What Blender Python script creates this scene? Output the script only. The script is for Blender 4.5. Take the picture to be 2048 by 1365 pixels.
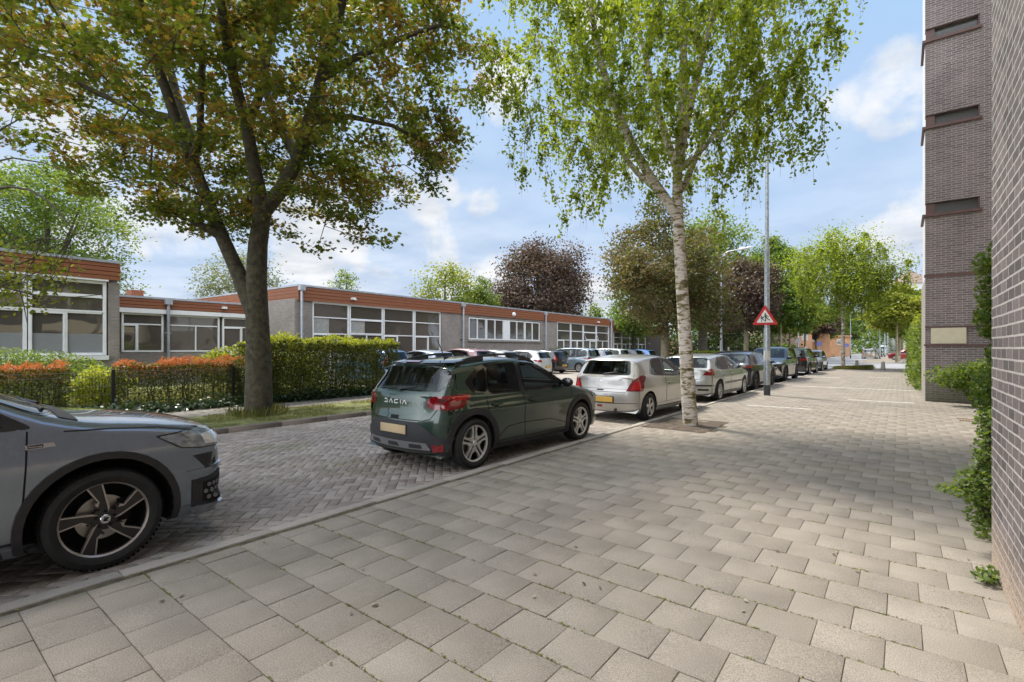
import bpy, bmesh, math, random
import numpy as np
from mathutils import Vector, Matrix, geometry
from mathutils.bvhtree import BVHTree
R = math.radians
SC = bpy.context.scene
COL = SC.collection
for o in list(bpy.data.objects):
    bpy.data.objects.remove(o)

# ---------------------------------------------------------------- camera
TH = R(38.0); FPX = 994.0; CH = 1.5
cam_d = bpy.data.cameras.new('camera')
cam = bpy.data.objects.new('camera', cam_d); COL.objects.link(cam)
cam_d.sensor_width = 36; cam_d.lens = FPX/2048*36
cam_d.shift_y = 14.5/2048
cam_d.clip_start = 0.05; cam_d.clip_end = 3000
cam.location = (0, 0, CH); cam.rotation_euler = (R(90), 0, TH)
SC.camera = cam

# ---------------------------------------------------------------- world
SUN_AZ = R(72.0)     # to the left of the street direction
SUN_EL = R(58)
w = bpy.data.worlds.new("World"); SC.world = w; w.use_nodes = True
nt = w.node_tree; nt.nodes.clear()
N = nt.nodes; L = nt.links
def nd(tree, t, **k):
    n = tree.nodes.new(t)
    for a, b in k.items(): setattr(n, a, b)
    return n
out = nd(nt, 'ShaderNodeOutputWorld'); bg = nd(nt, 'ShaderNodeBackground')
sky = nd(nt, 'ShaderNodeTexSky', sky_type='NISHITA')
sky.sun_disc = False; sky.sun_elevation = SUN_EL
sky.sun_rotation = -SUN_AZ
sky.air_density = 1.0; sky.dust_density = 0.6; sky.ozone_density = 2.0
tc = nd(nt, 'ShaderNodeTexCoord')
sep = nd(nt, 'ShaderNodeSeparateXYZ'); L.new(tc.outputs['Generated'], sep.inputs[0])
ad = nd(nt, 'ShaderNodeMath', operation='ADD'); L.new(sep.outputs['Z'], ad.inputs[0]); ad.inputs[1].default_value = 0.13
mx = nd(nt, 'ShaderNodeMath', operation='MAXIMUM'); L.new(ad.outputs[0], mx.inputs[0]); mx.inputs[1].default_value = 0.05
dx = nd(nt, 'ShaderNodeMath', operation='DIVIDE'); L.new(sep.outputs['X'], dx.inputs[0]); L.new(mx.outputs[0], dx.inputs[1])
dy = nd(nt, 'ShaderNodeMath', operation='DIVIDE'); L.new(sep.outputs['Y'], dy.inputs[0]); L.new(mx.outputs[0], dy.inputs[1])
cmb = nd(nt, 'ShaderNodeCombineXYZ'); L.new(dx.outputs[0], cmb.inputs[0]); L.new(dy.outputs[0], cmb.inputs[1])
mp = nd(nt, 'ShaderNodeMapping'); L.new(cmb.outputs[0], mp.inputs[0]); mp.inputs['Location'].default_value = (3.1, 0.6, 2.0)
nz = nd(nt, 'ShaderNodeTexNoise'); L.new(mp.outputs[0], nz.inputs[0])
nz.inputs['Scale'].default_value = 0.95; nz.inputs['Detail'].default_value = 9; nz.inputs['Roughness'].default_value = 0.52
nz.inputs['Distortion'].default_value = 0.25
rp = nd(nt, 'ShaderNodeValToRGB'); L.new(nz.outputs[0], rp.inputs[0])
rp.color_ramp.elements[0].position = 0.52; rp.color_ramp.elements[0].color = (0, 0, 0, 1)
rp.color_ramp.elements[1].position = 0.70; rp.color_ramp.elements[1].color = (1, 1, 1, 1)
# thin veil towards the horizon
veil = nd(nt, 'ShaderNodeMapRange'); L.new(sep.outputs['Z'], veil.inputs[0])
veil.inputs[1].default_value = 0.0; veil.inputs[2].default_value = 0.5; veil.inputs[3].default_value = 0.72; veil.inputs[4].default_value = 0.10
nz2 = nd(nt, 'ShaderNodeTexNoise'); L.new(mp.outputs[0], nz2.inputs[0]); nz2.inputs['Scale'].default_value = 0.6; nz2.inputs['Detail'].default_value = 4
nzp = nd(nt, 'ShaderNodeTexNoise'); L.new(tc.outputs['Generated'], nzp.inputs[0]); nzp.inputs['Scale'].default_value = 9.0; nzp.inputs['Detail'].default_value = 9; nzp.inputs['Roughness'].default_value = .58; nzp.inputs['Distortion'].default_value = .2
puffs = [(850, 405, 78), (905, 395, 50), (955, 420, 52), (800, 515, 105), (900, 525, 110), (1000, 560, 110), (640, 530, 100), (700, 500, 70), (1760, 205, 95), (1700, 205, 55), (1820, 150, 85), (1790, 470, 80), (1840, 440, 90), (70, 190, 110), (10, 320, 60), (190, 330, 80), (600, 430, 110), (330, 420, 130), (990, 170, 70), (1190, 590, 70), (1180, 30, 60), (150, 480, 70), (1500, 120, 40)]
pm = None
for px_, py_, rr_ in puffs:
    v_ = Vector(((px_-1024)/FPX*math.cos(TH)-math.sin(TH), (px_-1024)/FPX*math.sin(TH)+math.cos(TH), (697-py_)/FPX)); k_ = v_.length; v_ = v_/k_
    dt = nd(nt, 'ShaderNodeVectorMath', operation='DOT_PRODUCT'); L.new(tc.outputs['Generated'], dt.inputs[0]); dt.inputs[1].default_value = v_
    r_p = nd(nt, 'ShaderNodeMapRange'); L.new(dt.outputs['Value'], r_p.inputs[0]); r_p.inputs[1].default_value = math.cos(1.25*rr_/FPX/k_); r_p.inputs[2].default_value = 1.0
    if pm is None: pm = r_p.outputs[0]
    else:
        mq = nd(nt, 'ShaderNodeMath', operation='MAXIMUM'); L.new(pm, mq.inputs[0]); L.new(r_p.outputs[0], mq.inputs[1]); pm = mq.outputs[0]
psum = nd(nt, 'ShaderNodeMath', operation='MULTIPLY_ADD'); L.new(nzp.outputs[0], psum.inputs[0]); psum.inputs[1].default_value = 2.6; L.new(pm, psum.inputs[2])
pth_ = nd(nt, 'ShaderNodeMapRange', interpolation_type='SMOOTHSTEP'); L.new(psum.outputs[0], pth_.inputs[0]); pth_.inputs[1].default_value = 1.52; pth_.inputs[2].default_value = 2.45
vm = nd(nt, 'ShaderNodeMath', operation='MULTIPLY'); L.new(veil.outputs[0], vm.inputs[0]); 
vr = nd(nt, 'ShaderNodeMapRange'); L.new(nz2.outputs[0], vr.inputs[0]); vr.inputs[1].default_value = .3; vr.inputs[2].default_value = .7; vr.inputs[3].default_value = .55; vr.inputs[4].default_value = 1.2
L.new(vr.outputs[0], vm.inputs[1])
mx0 = nd(nt, 'ShaderNodeMath', operation='MAXIMUM'); L.new(pth_.outputs[0], mx0.inputs[0]); L.new(vm.outputs[0], mx0.inputs[1])
rfac = nd(nt, 'ShaderNodeMath', operation='MULTIPLY'); L.new(rp.outputs[0], rfac.inputs[0]); rfac.inputs[1].default_value = .75
mxx = nd(nt, 'ShaderNodeMath', operation='MAXIMUM'); L.new(rfac.outputs[0], mxx.inputs[0]); L.new(mx0.outputs[0], mxx.inputs[1])
tint = nd(nt, 'ShaderNodeMix', data_type='RGBA', blend_type='MULTIPLY'); tint.inputs[0].default_value = 1
L.new(sky.outputs[0], tint.inputs[6]); tint.inputs[7].default_value = (0.80, 0.90, 1.0, 1)
cl = nd(nt, 'ShaderNodeVectorMath', operation='MINIMUM'); L.new(tint.outputs[2], cl.inputs[0]); cl.inputs[1].default_value = (1.30, 1.98, 3.0)
nz3 = nd(nt, 'ShaderNodeTexNoise'); L.new(mp.outputs[0], nz3.inputs[0]); nz3.inputs['Scale'].default_value = 2.6; nz3.inputs['Detail'].default_value = 6
cr = nd(nt, 'ShaderNodeValToRGB'); L.new(nz3.outputs[0], cr.inputs[0])
cr.color_ramp.elements[0].position = .35; cr.color_ramp.elements[0].color = (2.1, 2.25, 2.5, 1)
cr.color_ramp.elements[1].position = .6; cr.color_ramp.elements[1].color = (3.05, 3.10, 3.18, 1)
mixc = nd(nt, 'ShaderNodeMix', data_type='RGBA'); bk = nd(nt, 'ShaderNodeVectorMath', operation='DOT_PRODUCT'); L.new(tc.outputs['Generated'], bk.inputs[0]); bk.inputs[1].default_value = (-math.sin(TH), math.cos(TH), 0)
bkr = nd(nt, 'ShaderNodeMapRange'); L.new(bk.outputs['Value'], bkr.inputs[0]); bkr.inputs[1].default_value = .30; bkr.inputs[2].default_value = -.35   # added out-of-view cloud brightening behind the camera, lights the shaded walls and paving
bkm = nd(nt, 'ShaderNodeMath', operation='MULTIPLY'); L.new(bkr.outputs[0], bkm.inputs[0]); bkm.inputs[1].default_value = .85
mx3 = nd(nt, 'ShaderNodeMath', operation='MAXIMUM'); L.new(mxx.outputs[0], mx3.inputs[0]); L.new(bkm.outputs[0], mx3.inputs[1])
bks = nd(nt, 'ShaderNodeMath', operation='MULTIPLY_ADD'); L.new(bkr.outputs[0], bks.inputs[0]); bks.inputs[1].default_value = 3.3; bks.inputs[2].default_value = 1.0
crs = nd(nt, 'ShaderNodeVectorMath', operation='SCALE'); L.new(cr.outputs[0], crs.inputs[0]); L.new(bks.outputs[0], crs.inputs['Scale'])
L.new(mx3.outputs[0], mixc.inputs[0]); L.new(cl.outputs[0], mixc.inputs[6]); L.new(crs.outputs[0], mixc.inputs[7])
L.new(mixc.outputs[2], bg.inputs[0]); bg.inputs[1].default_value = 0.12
L.new(bg.outputs[0], out.inputs[0])

# ---------------------------------------------------------------- sun
sd = bpy.data.lights.new('sun', 'SUN'); so = bpy.data.objects.new('sun', sd); COL.objects.link(so)
sd.energy = 2.7; sd.angle = R(10.0); sd.color = (1.0, 0.93, 0.82)
to_sun = Vector((-math.sin(SUN_AZ)*math.cos(SUN_EL), math.cos(SUN_AZ)*math.cos(SUN_EL), math.sin(SUN_EL)))
so.rotation_euler = to_sun.to_track_quat('Z', 'Y').to_euler(); so.location = to_sun*60

SC.view_settings.view_transform = 'Standard'; SC.view_settings.look = 'None'
SC.view_settings.exposure = 1.4; SC.view_settings.gamma = 1.0

# ---------------------------------------------------------------- maths of the place
def W(px, py, z=0.0):
    """ground point (at height z) that stands at a picture point of the survey photo"""
    Z = FPX*(CH-z)/(py-697.0); X = (px-1024)/FPX*Z
    return Vector((X*math.cos(TH)-Z*math.sin(TH), X*math.sin(TH)+Z*math.cos(TH), z))
def WZ(px, Z, z=0.0):
    X = (px-1024)/FPX*Z
    return Vector((X*math.cos(TH)-Z*math.sin(TH), X*math.sin(TH)+Z*math.cos(TH), z))
def HZ(py, Z): return CH+(697.0-py)/FPX*Z

# ---------------------------------------------------------------- tagging and linking
def tag(o, label=None, cat=None, group=None, kind=None):
    if label: o['label'] = label
    if cat: o['category'] = cat
    if group: o['group'] = group
    if kind: o['kind'] = kind
    return o
def empty(name, loc, rz=0, label=None, cat=None, group=None):
    o = bpy.data.objects.new(name, None); COL.objects.link(o)
    o.location = loc; o.rotation_euler = (0, 0, rz); o.empty_display_size = .2
    return tag(o, label, cat, group)
def link(name, me, parent=None):
    o = bpy.data.objects.new(name, me); COL.objects.link(o)
    if parent: o.parent = parent
    return o
def smooth(me, ang=35):
    me.polygons.foreach_set('use_smooth', [True]*len(me.polygons))
    try: me.set_sharp_from_angle(angle=R(ang))
    except Exception: pass

class MB:
    """collects simple shapes, links them as one mesh"""
    def __init__(s): s.v = []; s.f = []; s.m = []; s.mats = []
    def mi(s, m):
        if m is None: return 0
        if m not in s.mats: s.mats.append(m)
        return s.mats.index(m)
    def add(s, vs, fs, m=None):
        b = len(s.v); s.v += [tuple(v) for v in vs]
        k = s.mi(m)
        for f in fs: s.f.append([b+i for i in f]); s.m.append(k)
        return s
    def box(s, c, d, m=None, rz=0):
        x, y, z = d[0]/2, d[1]/2, d[2]/2
        vs = [(i*x, j*y, k*z) for i in (-1, 1) for j in (-1, 1) for k in (-1, 1)]
        ca, sa = math.cos(rz), math.sin(rz)
        vs = [(c[0]+a*ca-b*sa, c[1]+a*sa+b*ca, c[2]+e) for a, b, e in vs]
        return s.add(vs, [(0, 1, 3, 2), (4, 6, 7, 5), (0, 4, 5, 1), (2, 3, 7, 6), (0, 2, 6, 4), (1, 5, 7, 3)], m)
    def box2(s, a, b, m=None):
        return s.box([(a[i]+b[i])/2 for i in range(3)], [abs(b[i]-a[i]) for i in range(3)], m)
    def prism(s, poly, h0, h1, m=None, ax=2):
        """poly in the plane normal to ax"""
        n = len(poly); vs = []
        for h in (h0, h1):
            for p in poly:
                if ax == 2: vs.append((p[0], p[1], h))
                elif ax == 1: vs.append((p[0], h, p[1]))
                else: vs.append((h, p[0], p[1]))
        fs = [list(range(n))[::-1], list(range(n, 2*n))]+[(i, (i+1) % n, n+(i+1) % n, n+i) for i in range(n)]
        return s.add(vs, fs, m)
    def tube(s, pts, rads, n=8, m=None, cap=True):
        pts = [Vector(p) for p in pts]; b = []
        prev = None; up = Vector((0.3, 0.2, 1)).normalized()
        rings = []
        for i, p in enumerate(pts):
            d = (pts[min(i+1, len(pts)-1)]-pts[max(i-1, 0)])
            d = d.normalized() if d.length > 1e-9 else Vector((0, 0, 1))
            if prev is None:
                u = d.cross(Vector((1, 0, 0)) if abs(d.x) < .8 else Vector((0, 1, 0))).normalized()
            else:
                u = (prev-d*prev.dot(d)).normalized()
            prev = u; v = d.cross(u)
            r = rads[i] if hasattr(rads, '__len__') else rads
            rings.append([p+(u*math.cos(2*math.pi*k/n)+v*math.sin(2*math.pi*k/n))*r for k in range(n)])
        vs = [q for r_ in rings for q in r_]
        fs = []
        for i in range(len(pts)-1):
            for k in range(n):
                a = i*n+k; c = i*n+(k+1) % n
                fs.append((a, c, c+n, a+n))
        if cap: fs += [list(range(n))[::-1], [len(vs)-n+k for k in range(n)]]
        return s.add(vs, fs, m)
    def lathe(s, prof, n=32, c=(0, 0, 0), axis='z', m=None):
        """prof: (radius, height) list"""
        vs = []
        for r, h in prof:
            for k in range(n):
                a = 2*math.pi*k/n; x, y = r*math.cos(a), r*math.sin(a)
                if axis == 'z': q = (x, y, h)
                elif axis == 'x': q = (h, x, y)
                else: q = (x, h, y)
                vs.append((c[0]+q[0], c[1]+q[1], c[2]+q[2]))
        fs = []
        for i in range(len(prof)-1):
            for k in range(n):
                a = i*n+k; b = i*n+(k+1) % n
                fs.append((a, b, b+n, a+n))
        return s.add(vs, fs, m)
    def build(s, name, mat=None, parent=None, sm=None, bevel=0):
        me = bpy.data.meshes.new(name); me.from_pydata(s.v, [], s.f)
        if s.mats:
            for m in s.mats: me.materials.append(m)
            me.polygons.foreach_set('material_index', s.m)
        elif mat: me.materials.append(mat)
        me.validate(); me.update()
        bm = bmesh.new(); bm.from_mesh(me)
        bmesh.ops.recalc_face_normals(bm, faces=bm.faces)
        if bevel: bmesh.ops.bevel(bm, geom=bm.edges[:], offset=bevel, segments=1, affect='EDGES', clamp_overlap=True)
        bm.to_mesh(me); bm.free()
        if sm: smooth(me, sm)
        return link(name, me, parent)

# ---------------------------------------------------------------- materials
def newmat(name):
    m = bpy.data.materials.new(name); m.use_nodes = True
    nt = m.node_tree; b = nt.nodes['Principled BSDF']
    return m, nt, b
def rgb(h):
    """sRGB hex to linear"""
    c = [int(h[i:i+2], 16)/255 for i in (0, 2, 4)]
    return tuple(((x+.055)/1.055)**2.4 if x > .04045 else x/12.92 for x in c)+(1,)
def plain(name, col, rough=.6, metal=0, coat=0, var=0.0, scale=8, bump=0, bscale=60, spec=.5, ior=None):
    m, nt, b = newmat(name)
    b.inputs['Roughness'].default_value = rough; b.inputs['Metallic'].default_value = metal
    b.inputs['Coat Weight'].default_value = coat; b.inputs['Coat Roughness'].default_value = .04
    b.inputs['Specular IOR Level'].default_value = spec
    if ior: b.inputs['IOR'].default_value = ior
    col = tuple(col)[:3]+(1,)
    b.inputs['Base Color'].default_value = col
    tc = nd(nt, 'ShaderNodeTexCoord')
    if var:
        nz = nd(nt, 'ShaderNodeTexNoise'); nz.inputs['Scale'].default_value = scale; nz.inputs['Detail'].default_value = 6
        nt.links.new(tc.outputs['Object'], nz.inputs[0])
        rp = nd(nt, 'ShaderNodeValToRGB'); nt.links.new(nz.outputs[0], rp.inputs[0])
        rp.color_ramp.elements[0].position = .3; rp.color_ramp.elements[1].position = .7
        rp.color_ramp.elements[0].color = tuple(c*(1-var) for c in col[:3])+(1,)
        rp.color_ramp.elements[1].color = tuple(min(1, c*(1+var)) for c in col[:3])+(1,)
        nt.links.new(rp.outputs[0], b.inputs['Base Color'])
        mr = nd(nt, 'ShaderNodeMapRange'); nt.links.new(nz.outputs[0], mr.inputs[0])
        mr.inputs[3].default_value = max(.02, rough-.08); mr.inputs[4].default_value = min(1, rough+.08)
        nt.links.new(mr.outputs[0], b.inputs['Roughness'])
    if bump:
        n2 = nd(nt, 'ShaderNodeTexNoise'); n2.inputs['Scale'].default_value = bscale; n2.inputs['Detail'].default_value = 5
        nt.links.new(tc.outputs['Object'], n2.inputs[0])
        bp = nd(nt, 'ShaderNodeBump'); bp.inputs['Strength'].default_value = bump; bp.inputs['Distance'].default_value = .02
        nt.links.new(n2.outputs[0], bp.inputs['Height']); nt.links.new(bp.outputs[0], b.inputs['Normal'])
    return m
def wallmap(nt):
    tc = nd(nt, 'ShaderNodeTexCoord'); sp = nd(nt, 'ShaderNodeSeparateXYZ'); nt.links.new(tc.outputs['Object'], sp.inputs[0])
    ad = nd(nt, 'ShaderNodeMath', operation='ADD'); nt.links.new(sp.outputs[0], ad.inputs[0]); nt.links.new(sp.outputs[1], ad.inputs[1])
    cb = nd(nt, 'ShaderNodeCombineXYZ'); nt.links.new(ad.outputs[0], cb.inputs[0]); nt.links.new(sp.outputs[2], cb.inputs[1])
    return tc, sp, cb
def brick(name, c1, c2, mortar, bw=.21, bh=.0625, ms=.012, bump=.6, squash=1.0, off=.5, stain=None, pits=True):
    m, nt, b = newmat(name); l = nt.links
    tc, sp, cb = wallmap(nt)
    # slightly wavering joints
    wn = nd(nt, 'ShaderNodeTexNoise'); wn.inputs['Scale'].default_value = 3.0; l.new(cb.outputs[0], wn.inputs[0])
    wa = nd(nt, 'ShaderNodeVectorMath', operation='MULTIPLY_ADD'); l.new(wn.outputs['Color'], wa.inputs[0]); wa.inputs[1].default_value = (.016, .009, 0); l.new(cb.outputs[0], wa.inputs[2])
    bt = nd(nt, 'ShaderNodeTexBrick'); l.new(wa.outputs[0], bt.inputs[0])
    bt.inputs['Scale'].default_value = 1; bt.inputs['Brick Width'].default_value = bw; bt.inputs['Row Height'].default_value = bh
    bt.inputs['Mortar Size'].default_value = ms/2; bt.inputs['Mortar Smooth'].default_value = .15; bt.inputs['Bias'].default_value = 0
    bt.offset = off; bt.squash = squash; bt.squash_frequency = 2
    bt.inputs['Color1'].default_value = c1; bt.inputs['Color2'].default_value = c2; bt.inputs['Mortar'].default_value = mortar
    nz = nd(nt, 'ShaderNodeTexNoise'); nz.inputs['Scale'].default_value = 55; nz.inputs['Detail'].default_value = 5; l.new(tc.outputs['Object'], nz.inputs[0])
    r1 = nd(nt, 'ShaderNodeMapRange'); l.new(nz.outputs[0], r1.inputs[0]); r1.inputs[1].default_value = .3; r1.inputs[2].default_value = .7; r1.inputs[3].default_value = .72; r1.inputs[4].default_value = 1.22
    n3 = nd(nt, 'ShaderNodeTexNoise'); n3.inputs['Scale'].default_value = .9; n3.inputs['Detail'].default_value = 4; l.new(tc.outputs['Object'], n3.inputs[0])
    r3 = nd(nt, 'ShaderNodeMapRange'); l.new(n3.outputs[0], r3.inputs[0]); r3.inputs[1].default_value = .3; r3.inputs[2].default_value = .7; r3.inputs[3].default_value = .84; r3.inputs[4].default_value = 1.14
    mm = nd(nt, 'ShaderNodeMath', operation='MULTIPLY'); l.new(r1.outputs[0], mm.inputs[0]); l.new(r3.outputs[0], mm.inputs[1])
    mu = nd(nt, 'ShaderNodeVectorMath', operation='SCALE'); l.new(bt.outputs['Color'], mu.inputs[0]); l.new(mm.outputs[0], mu.inputs['Scale'])
    last = mu.outputs[0]
    if stain:   # dirt / efflorescence near the foot of the wall
        mr = nd(nt, 'ShaderNodeMapRange'); l.new(sp.outputs[2], mr.inputs[0]); mr.inputs[1].default_value = stain[1]; mr.inputs[2].default_value = stain[2]; mr.inputs[3].default_value = stain[3]; mr.inputs[4].default_value = 0
        sm_ = nd(nt, 'ShaderNodeMath', operation='MULTIPLY'); l.new(mr.outputs[0], sm_.inputs[0]); 
        n4 = nd(nt, 'ShaderNodeMapRange'); l.new(nz.outputs[0], n4.inputs[0]); n4.inputs[1].default_value = .3; n4.inputs[2].default_value = .6; l.new(n4.outputs[0], sm_.inputs[1])
        mc = nd(nt, 'ShaderNodeMix', data_type='RGBA'); l.new(sm_.outputs[0], mc.inputs[0]); l.new(last, mc.inputs[6]); mc.inputs[7].default_value = stain[0]
        last = mc.outputs[2]
    l.new(last, b.inputs['Base Color']); b.inputs['Roughness'].default_value = .88
    inv = nd(nt, 'ShaderNodeMath', operation='MULTIPLY_ADD'); l.new(bt.outputs['Fac'], inv.inputs[0]); inv.inputs[1].default_value = -1; inv.inputs[2].default_value = 1
    a2 = nd(nt, 'ShaderNodeMath', operation='MULTIPLY_ADD'); l.new(nz.outputs[0], a2.inputs[0]); a2.inputs[1].default_value = .55; l.new(inv.outputs[0], a2.inputs[2])
    bp = nd(nt, 'ShaderNodeBump'); bp.inputs['Strength'].default_value = bump; bp.inputs['Distance'].default_value = .008
    l.new(a2.outputs[0], bp.inputs['Height']); l.new(bp.outputs[0], b.inputs['Normal'])
    return m
def attrmat(name, cols, rough=.85, bump=.35, bscale=180, speck=.25, patch=None, pscale=.8):
    """colour picked per piece from the 'rnd' attribute, plus grain and large soft patches"""
    m, nt, b = newmat(name); l = nt.links
    at = nd(nt, 'ShaderNodeAttribute', attribute_name='rnd')
    rp = nd(nt, 'ShaderNodeValToRGB'); l.new(at.outputs['Fac'], rp.inputs[0])
    while len(rp.color_ramp.elements) < len(cols): rp.color_ramp.elements.new(.5)
    for i, c in enumerate(cols):
        rp.color_ramp.elements[i].position = i/(len(cols)-1); rp.color_ramp.elements[i].color = tuple(c)[:3]+(1,)
    tc = nd(nt, 'ShaderNodeTexCoord')
    nz = nd(nt, 'ShaderNodeTexNoise'); nz.inputs['Scale'].default_value = bscale; nz.inputs['Detail'].default_value = 3; l.new(tc.outputs['Object'], nz.inputs[0])
    mr = nd(nt, 'ShaderNodeMapRange'); l.new(nz.outputs[0], mr.inputs[0]); mr.inputs[1].default_value = .3; mr.inputs[2].default_value = .7; mr.inputs[3].default_value = 1-speck; mr.inputs[4].default_value = 1+speck
    n2 = nd(nt, 'ShaderNodeTexNoise'); n2.inputs['Scale'].default_value = pscale; n2.inputs['Detail'].default_value = 7; l.new(tc.outputs['Object'], n2.inputs[0])
    m2 = nd(nt, 'ShaderNodeMapRange'); l.new(n2.outputs[0], m2.inputs[0]); m2.inputs[1].default_value = .3; m2.inputs[2].default_value = .7; m2.inputs[3].default_value = .82; m2.inputs[4].default_value = 1.15
    mm = nd(nt, 'ShaderNodeMath', operation='MULTIPLY'); l.new(mr.outputs[0], mm.inputs[0]); l.new(m2.outputs[0], mm.inputs[1])
    mu = nd(nt, 'ShaderNodeVectorMath', operation='SCALE'); l.new(rp.outputs[0], mu.inputs[0]); l.new(mm.outputs[0], mu.inputs['Scale'])
    last = mu.outputs[0]
    if patch:
        n3 = nd(nt, 'ShaderNodeTexNoise'); n3.inputs['Scale'].default_value = patch[1]; n3.inputs['Detail'].default_value = 8; n3.inputs['Roughness'].default_value = .65; l.new(tc.outputs['Object'], n3.inputs[0])
        r3 = nd(nt, 'ShaderNodeMapRange'); l.new(n3.outputs[0], r3.inputs[0]); r3.inputs[1].default_value = patch[2]; r3.inputs[2].default_value = patch[3]; r3.inputs[4].default_value = patch[4]
        mc = nd(nt, 'ShaderNodeMix', data_type='RGBA'); l.new(r3.outputs[0], mc.inputs[0]); l.new(last, mc.inputs[6]); mc.inputs[7].default_value = patch[0]
        last = mc.outputs[2]
    l.new(last, b.inputs['Base Color']); b.inputs['Roughness'].default_value = rough
    b.inputs['Specular IOR Level'].default_value = .35
    bp = nd(nt, 'ShaderNodeBump'); bp.inputs['Strength'].default_value = bump; bp.inputs['Distance'].default_value = .004
    l.new(nz.outputs[0], bp.inputs['Height']); l.new(bp.outputs[0], b.inputs['Normal'])
    return m
def leafmat(name, cols, transl=.45, rough=.5, tboost=1.6):
    m, nt, b = newmat(name); l = nt.links
    at = nd(nt, 'ShaderNodeAttribute', attribute_name='rnd')
    rp = nd(nt, 'ShaderNodeValToRGB'); l.new(at.outputs['Fac'], rp.inputs[0])
    while len(rp.color_ramp.elements) < len(cols): rp.color_ramp.elements.new(.5)
    for i, c in enumerate(cols):
        rp.color_ramp.elements[i].position = i/(len(cols)-1); rp.color_ramp.elements[i].color = tuple(c)[:3]+(1,)
    l.new(rp.outputs[0], b.inputs['Base Color']); b.inputs['Roughness'].default_value = rough; b.inputs['Specular IOR Level'].default_value = .35
    tr = nd(nt, 'ShaderNodeBsdfTranslucent')
    mu = nd(nt, 'ShaderNodeVectorMath', operation='MULTIPLY'); l.new(rp.outputs[0], mu.inputs[0]); mu.inputs[1].default_value = (tboost*1.25, tboost*1.1, tboost*.5)
    l.new(mu.outputs[0], tr.inputs[0])
    mx = nd(nt, 'ShaderNodeMixShader'); mx.inputs[0].default_value = transl
    l.new(b.outputs[0], mx.inputs[1]); l.new(tr.outputs[0], mx.inputs[2])
    l.new(mx.outputs[0], nt.nodes['Material Output'].inputs[0])
    return m
M = {}
M['tile'] = attrmat('pavement_tile', [(.222, .196, .164), (.232, .205, .172), (.236, .209, .176), (.228, .201, .169), (.244, .217, .184)], rough=.8, bump=.9, bscale=190, speck=.42, pscale=2.2, patch=((.19, .17, .13, 1), .9, .50, .72, .55))
M['joint'] = plain('joint_soil', (.085, .072, .042), .95, var=.5, scale=14, bump=.8)
M['moss'] = plain('moss', (.09, .13, .03), .95, var=.4, scale=30, bump=1)
M['clinker'] = attrmat('road_clinker', [(.20, .168, .145), (.26, .225, .20), (.31, .272, .245), (.23, .195, .172), (.34, .305, .278)], rough=.62, bump=.7, bscale=160, speck=.38, pscale=.7, patch=((.11, .13, .045, 1), 1.1, .56, .72, .55))
M['roadjoint'] = plain('road_joint', (.06, .06, .035), .95, var=.5, scale=10, bump=.6)
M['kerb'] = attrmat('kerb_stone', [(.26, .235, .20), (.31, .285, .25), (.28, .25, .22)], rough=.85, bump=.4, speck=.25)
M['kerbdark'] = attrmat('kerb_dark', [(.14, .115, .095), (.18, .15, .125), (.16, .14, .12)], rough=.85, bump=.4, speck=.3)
M['path'] = attrmat('path_paving', [(.17, .155, .14), (.21, .195, .175), (.19, .17, .15)], rough=.9, speck=.35, patch=((.08, .085, .04, 1), 1.5, .5, .7, .7))
M['lot'] = attrmat('lot_clinker', [(.26, .23, .20), (.30, .27, .24)], rough=.8, speck=.3, patch=((.2, .19, .16, 1), .3, .5, .6, .6))
M['asphalt'] = attrmat('far_road', [(.25, .25, .26), (.27, .27, .275)], rough=.7, speck=.12)
M['soil'] = plain('soil', (.075, .055, .04), .95, var=.55, scale=9, bump=1.0, bscale=40)
M['grassbase'] = plain('grass_base', (.13, .14, .04), .95, var=.5, scale=5, bump=.8, bscale=30)
M['brick_near'] = brick('brick_near', (.055, .045, .048, 1), (.135, .110, .110, 1), (.33, .315, .305, 1), bw=.20, bh=.0685, ms=.0135, bump=1.0, off=.37, stain=((.36, .28, .22, 1), .05, .42, 1.3))
M['brick_tower'] = brick('brick_tower', (.145, .115, .113, 1), (.215, .175, .168, 1), (.40, .365, .355, 1), bw=.22, bh=.0625, ms=.013, bump=.5, off=.42, stain=((.10, .10, .05, 1), .0, .9, 1.1))
M['brick_school'] = brick('brick_school', (.235, .205, .185, 1), (.30, .265, .24, 1), (.20, .18, .165, 1), bw=.22, bh=.0625, ms=.012, bump=.4)
M['brick_dark'] = brick('brick_dark', (.075, .06, .055, 1), (.10, .08, .072, 1), (.06, .05, .045, 1), bw=.22, bh=.0625, ms=.01, bump=.3)
M['brick_orange'] = brick('brick_orange', (.50, .25, .13, 1), (.56, .30, .17, 1), (.42, .28, .2, 1), bw=.22, bh=.065, ms=.01, bump=.2)
M['brick_pink'] = brick('brick_pink', (.42, .29, .23, 1), (.48, .34, .27, 1), (.4, .32, .27, 1), bw=.22, bh=.065, ms=.01, bump=.2)
M['zinc'] = plain('zinc', (.42, .45, .50), .45, metal=.5, var=.15, scale=4)
M['galv'] = plain('galvanised', (.40, .44, .47), .42, metal=.75, var=.28, scale=14)
M['white'] = plain('white_paint', (.74, .75, .76), .45, var=.04, scale=3)
M['redbrown'] = plain('redbrown_metal', (.11, .055, .048), .5, var=.15)
M['cream'] = plain('cream_panel', (.62, .55, .40), .6, var=.06)
M['black'] = plain('black_metal', (.012, .014, .013), .5, var=.2)
M['blackpl'] = plain('black_plastic', (.018, .018, .019), .55, var=.15, scale=30)
M['concrete'] = plain('concrete', (.27, .25, .22), .9, var=.3, scale=12, bump=.4)
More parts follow.
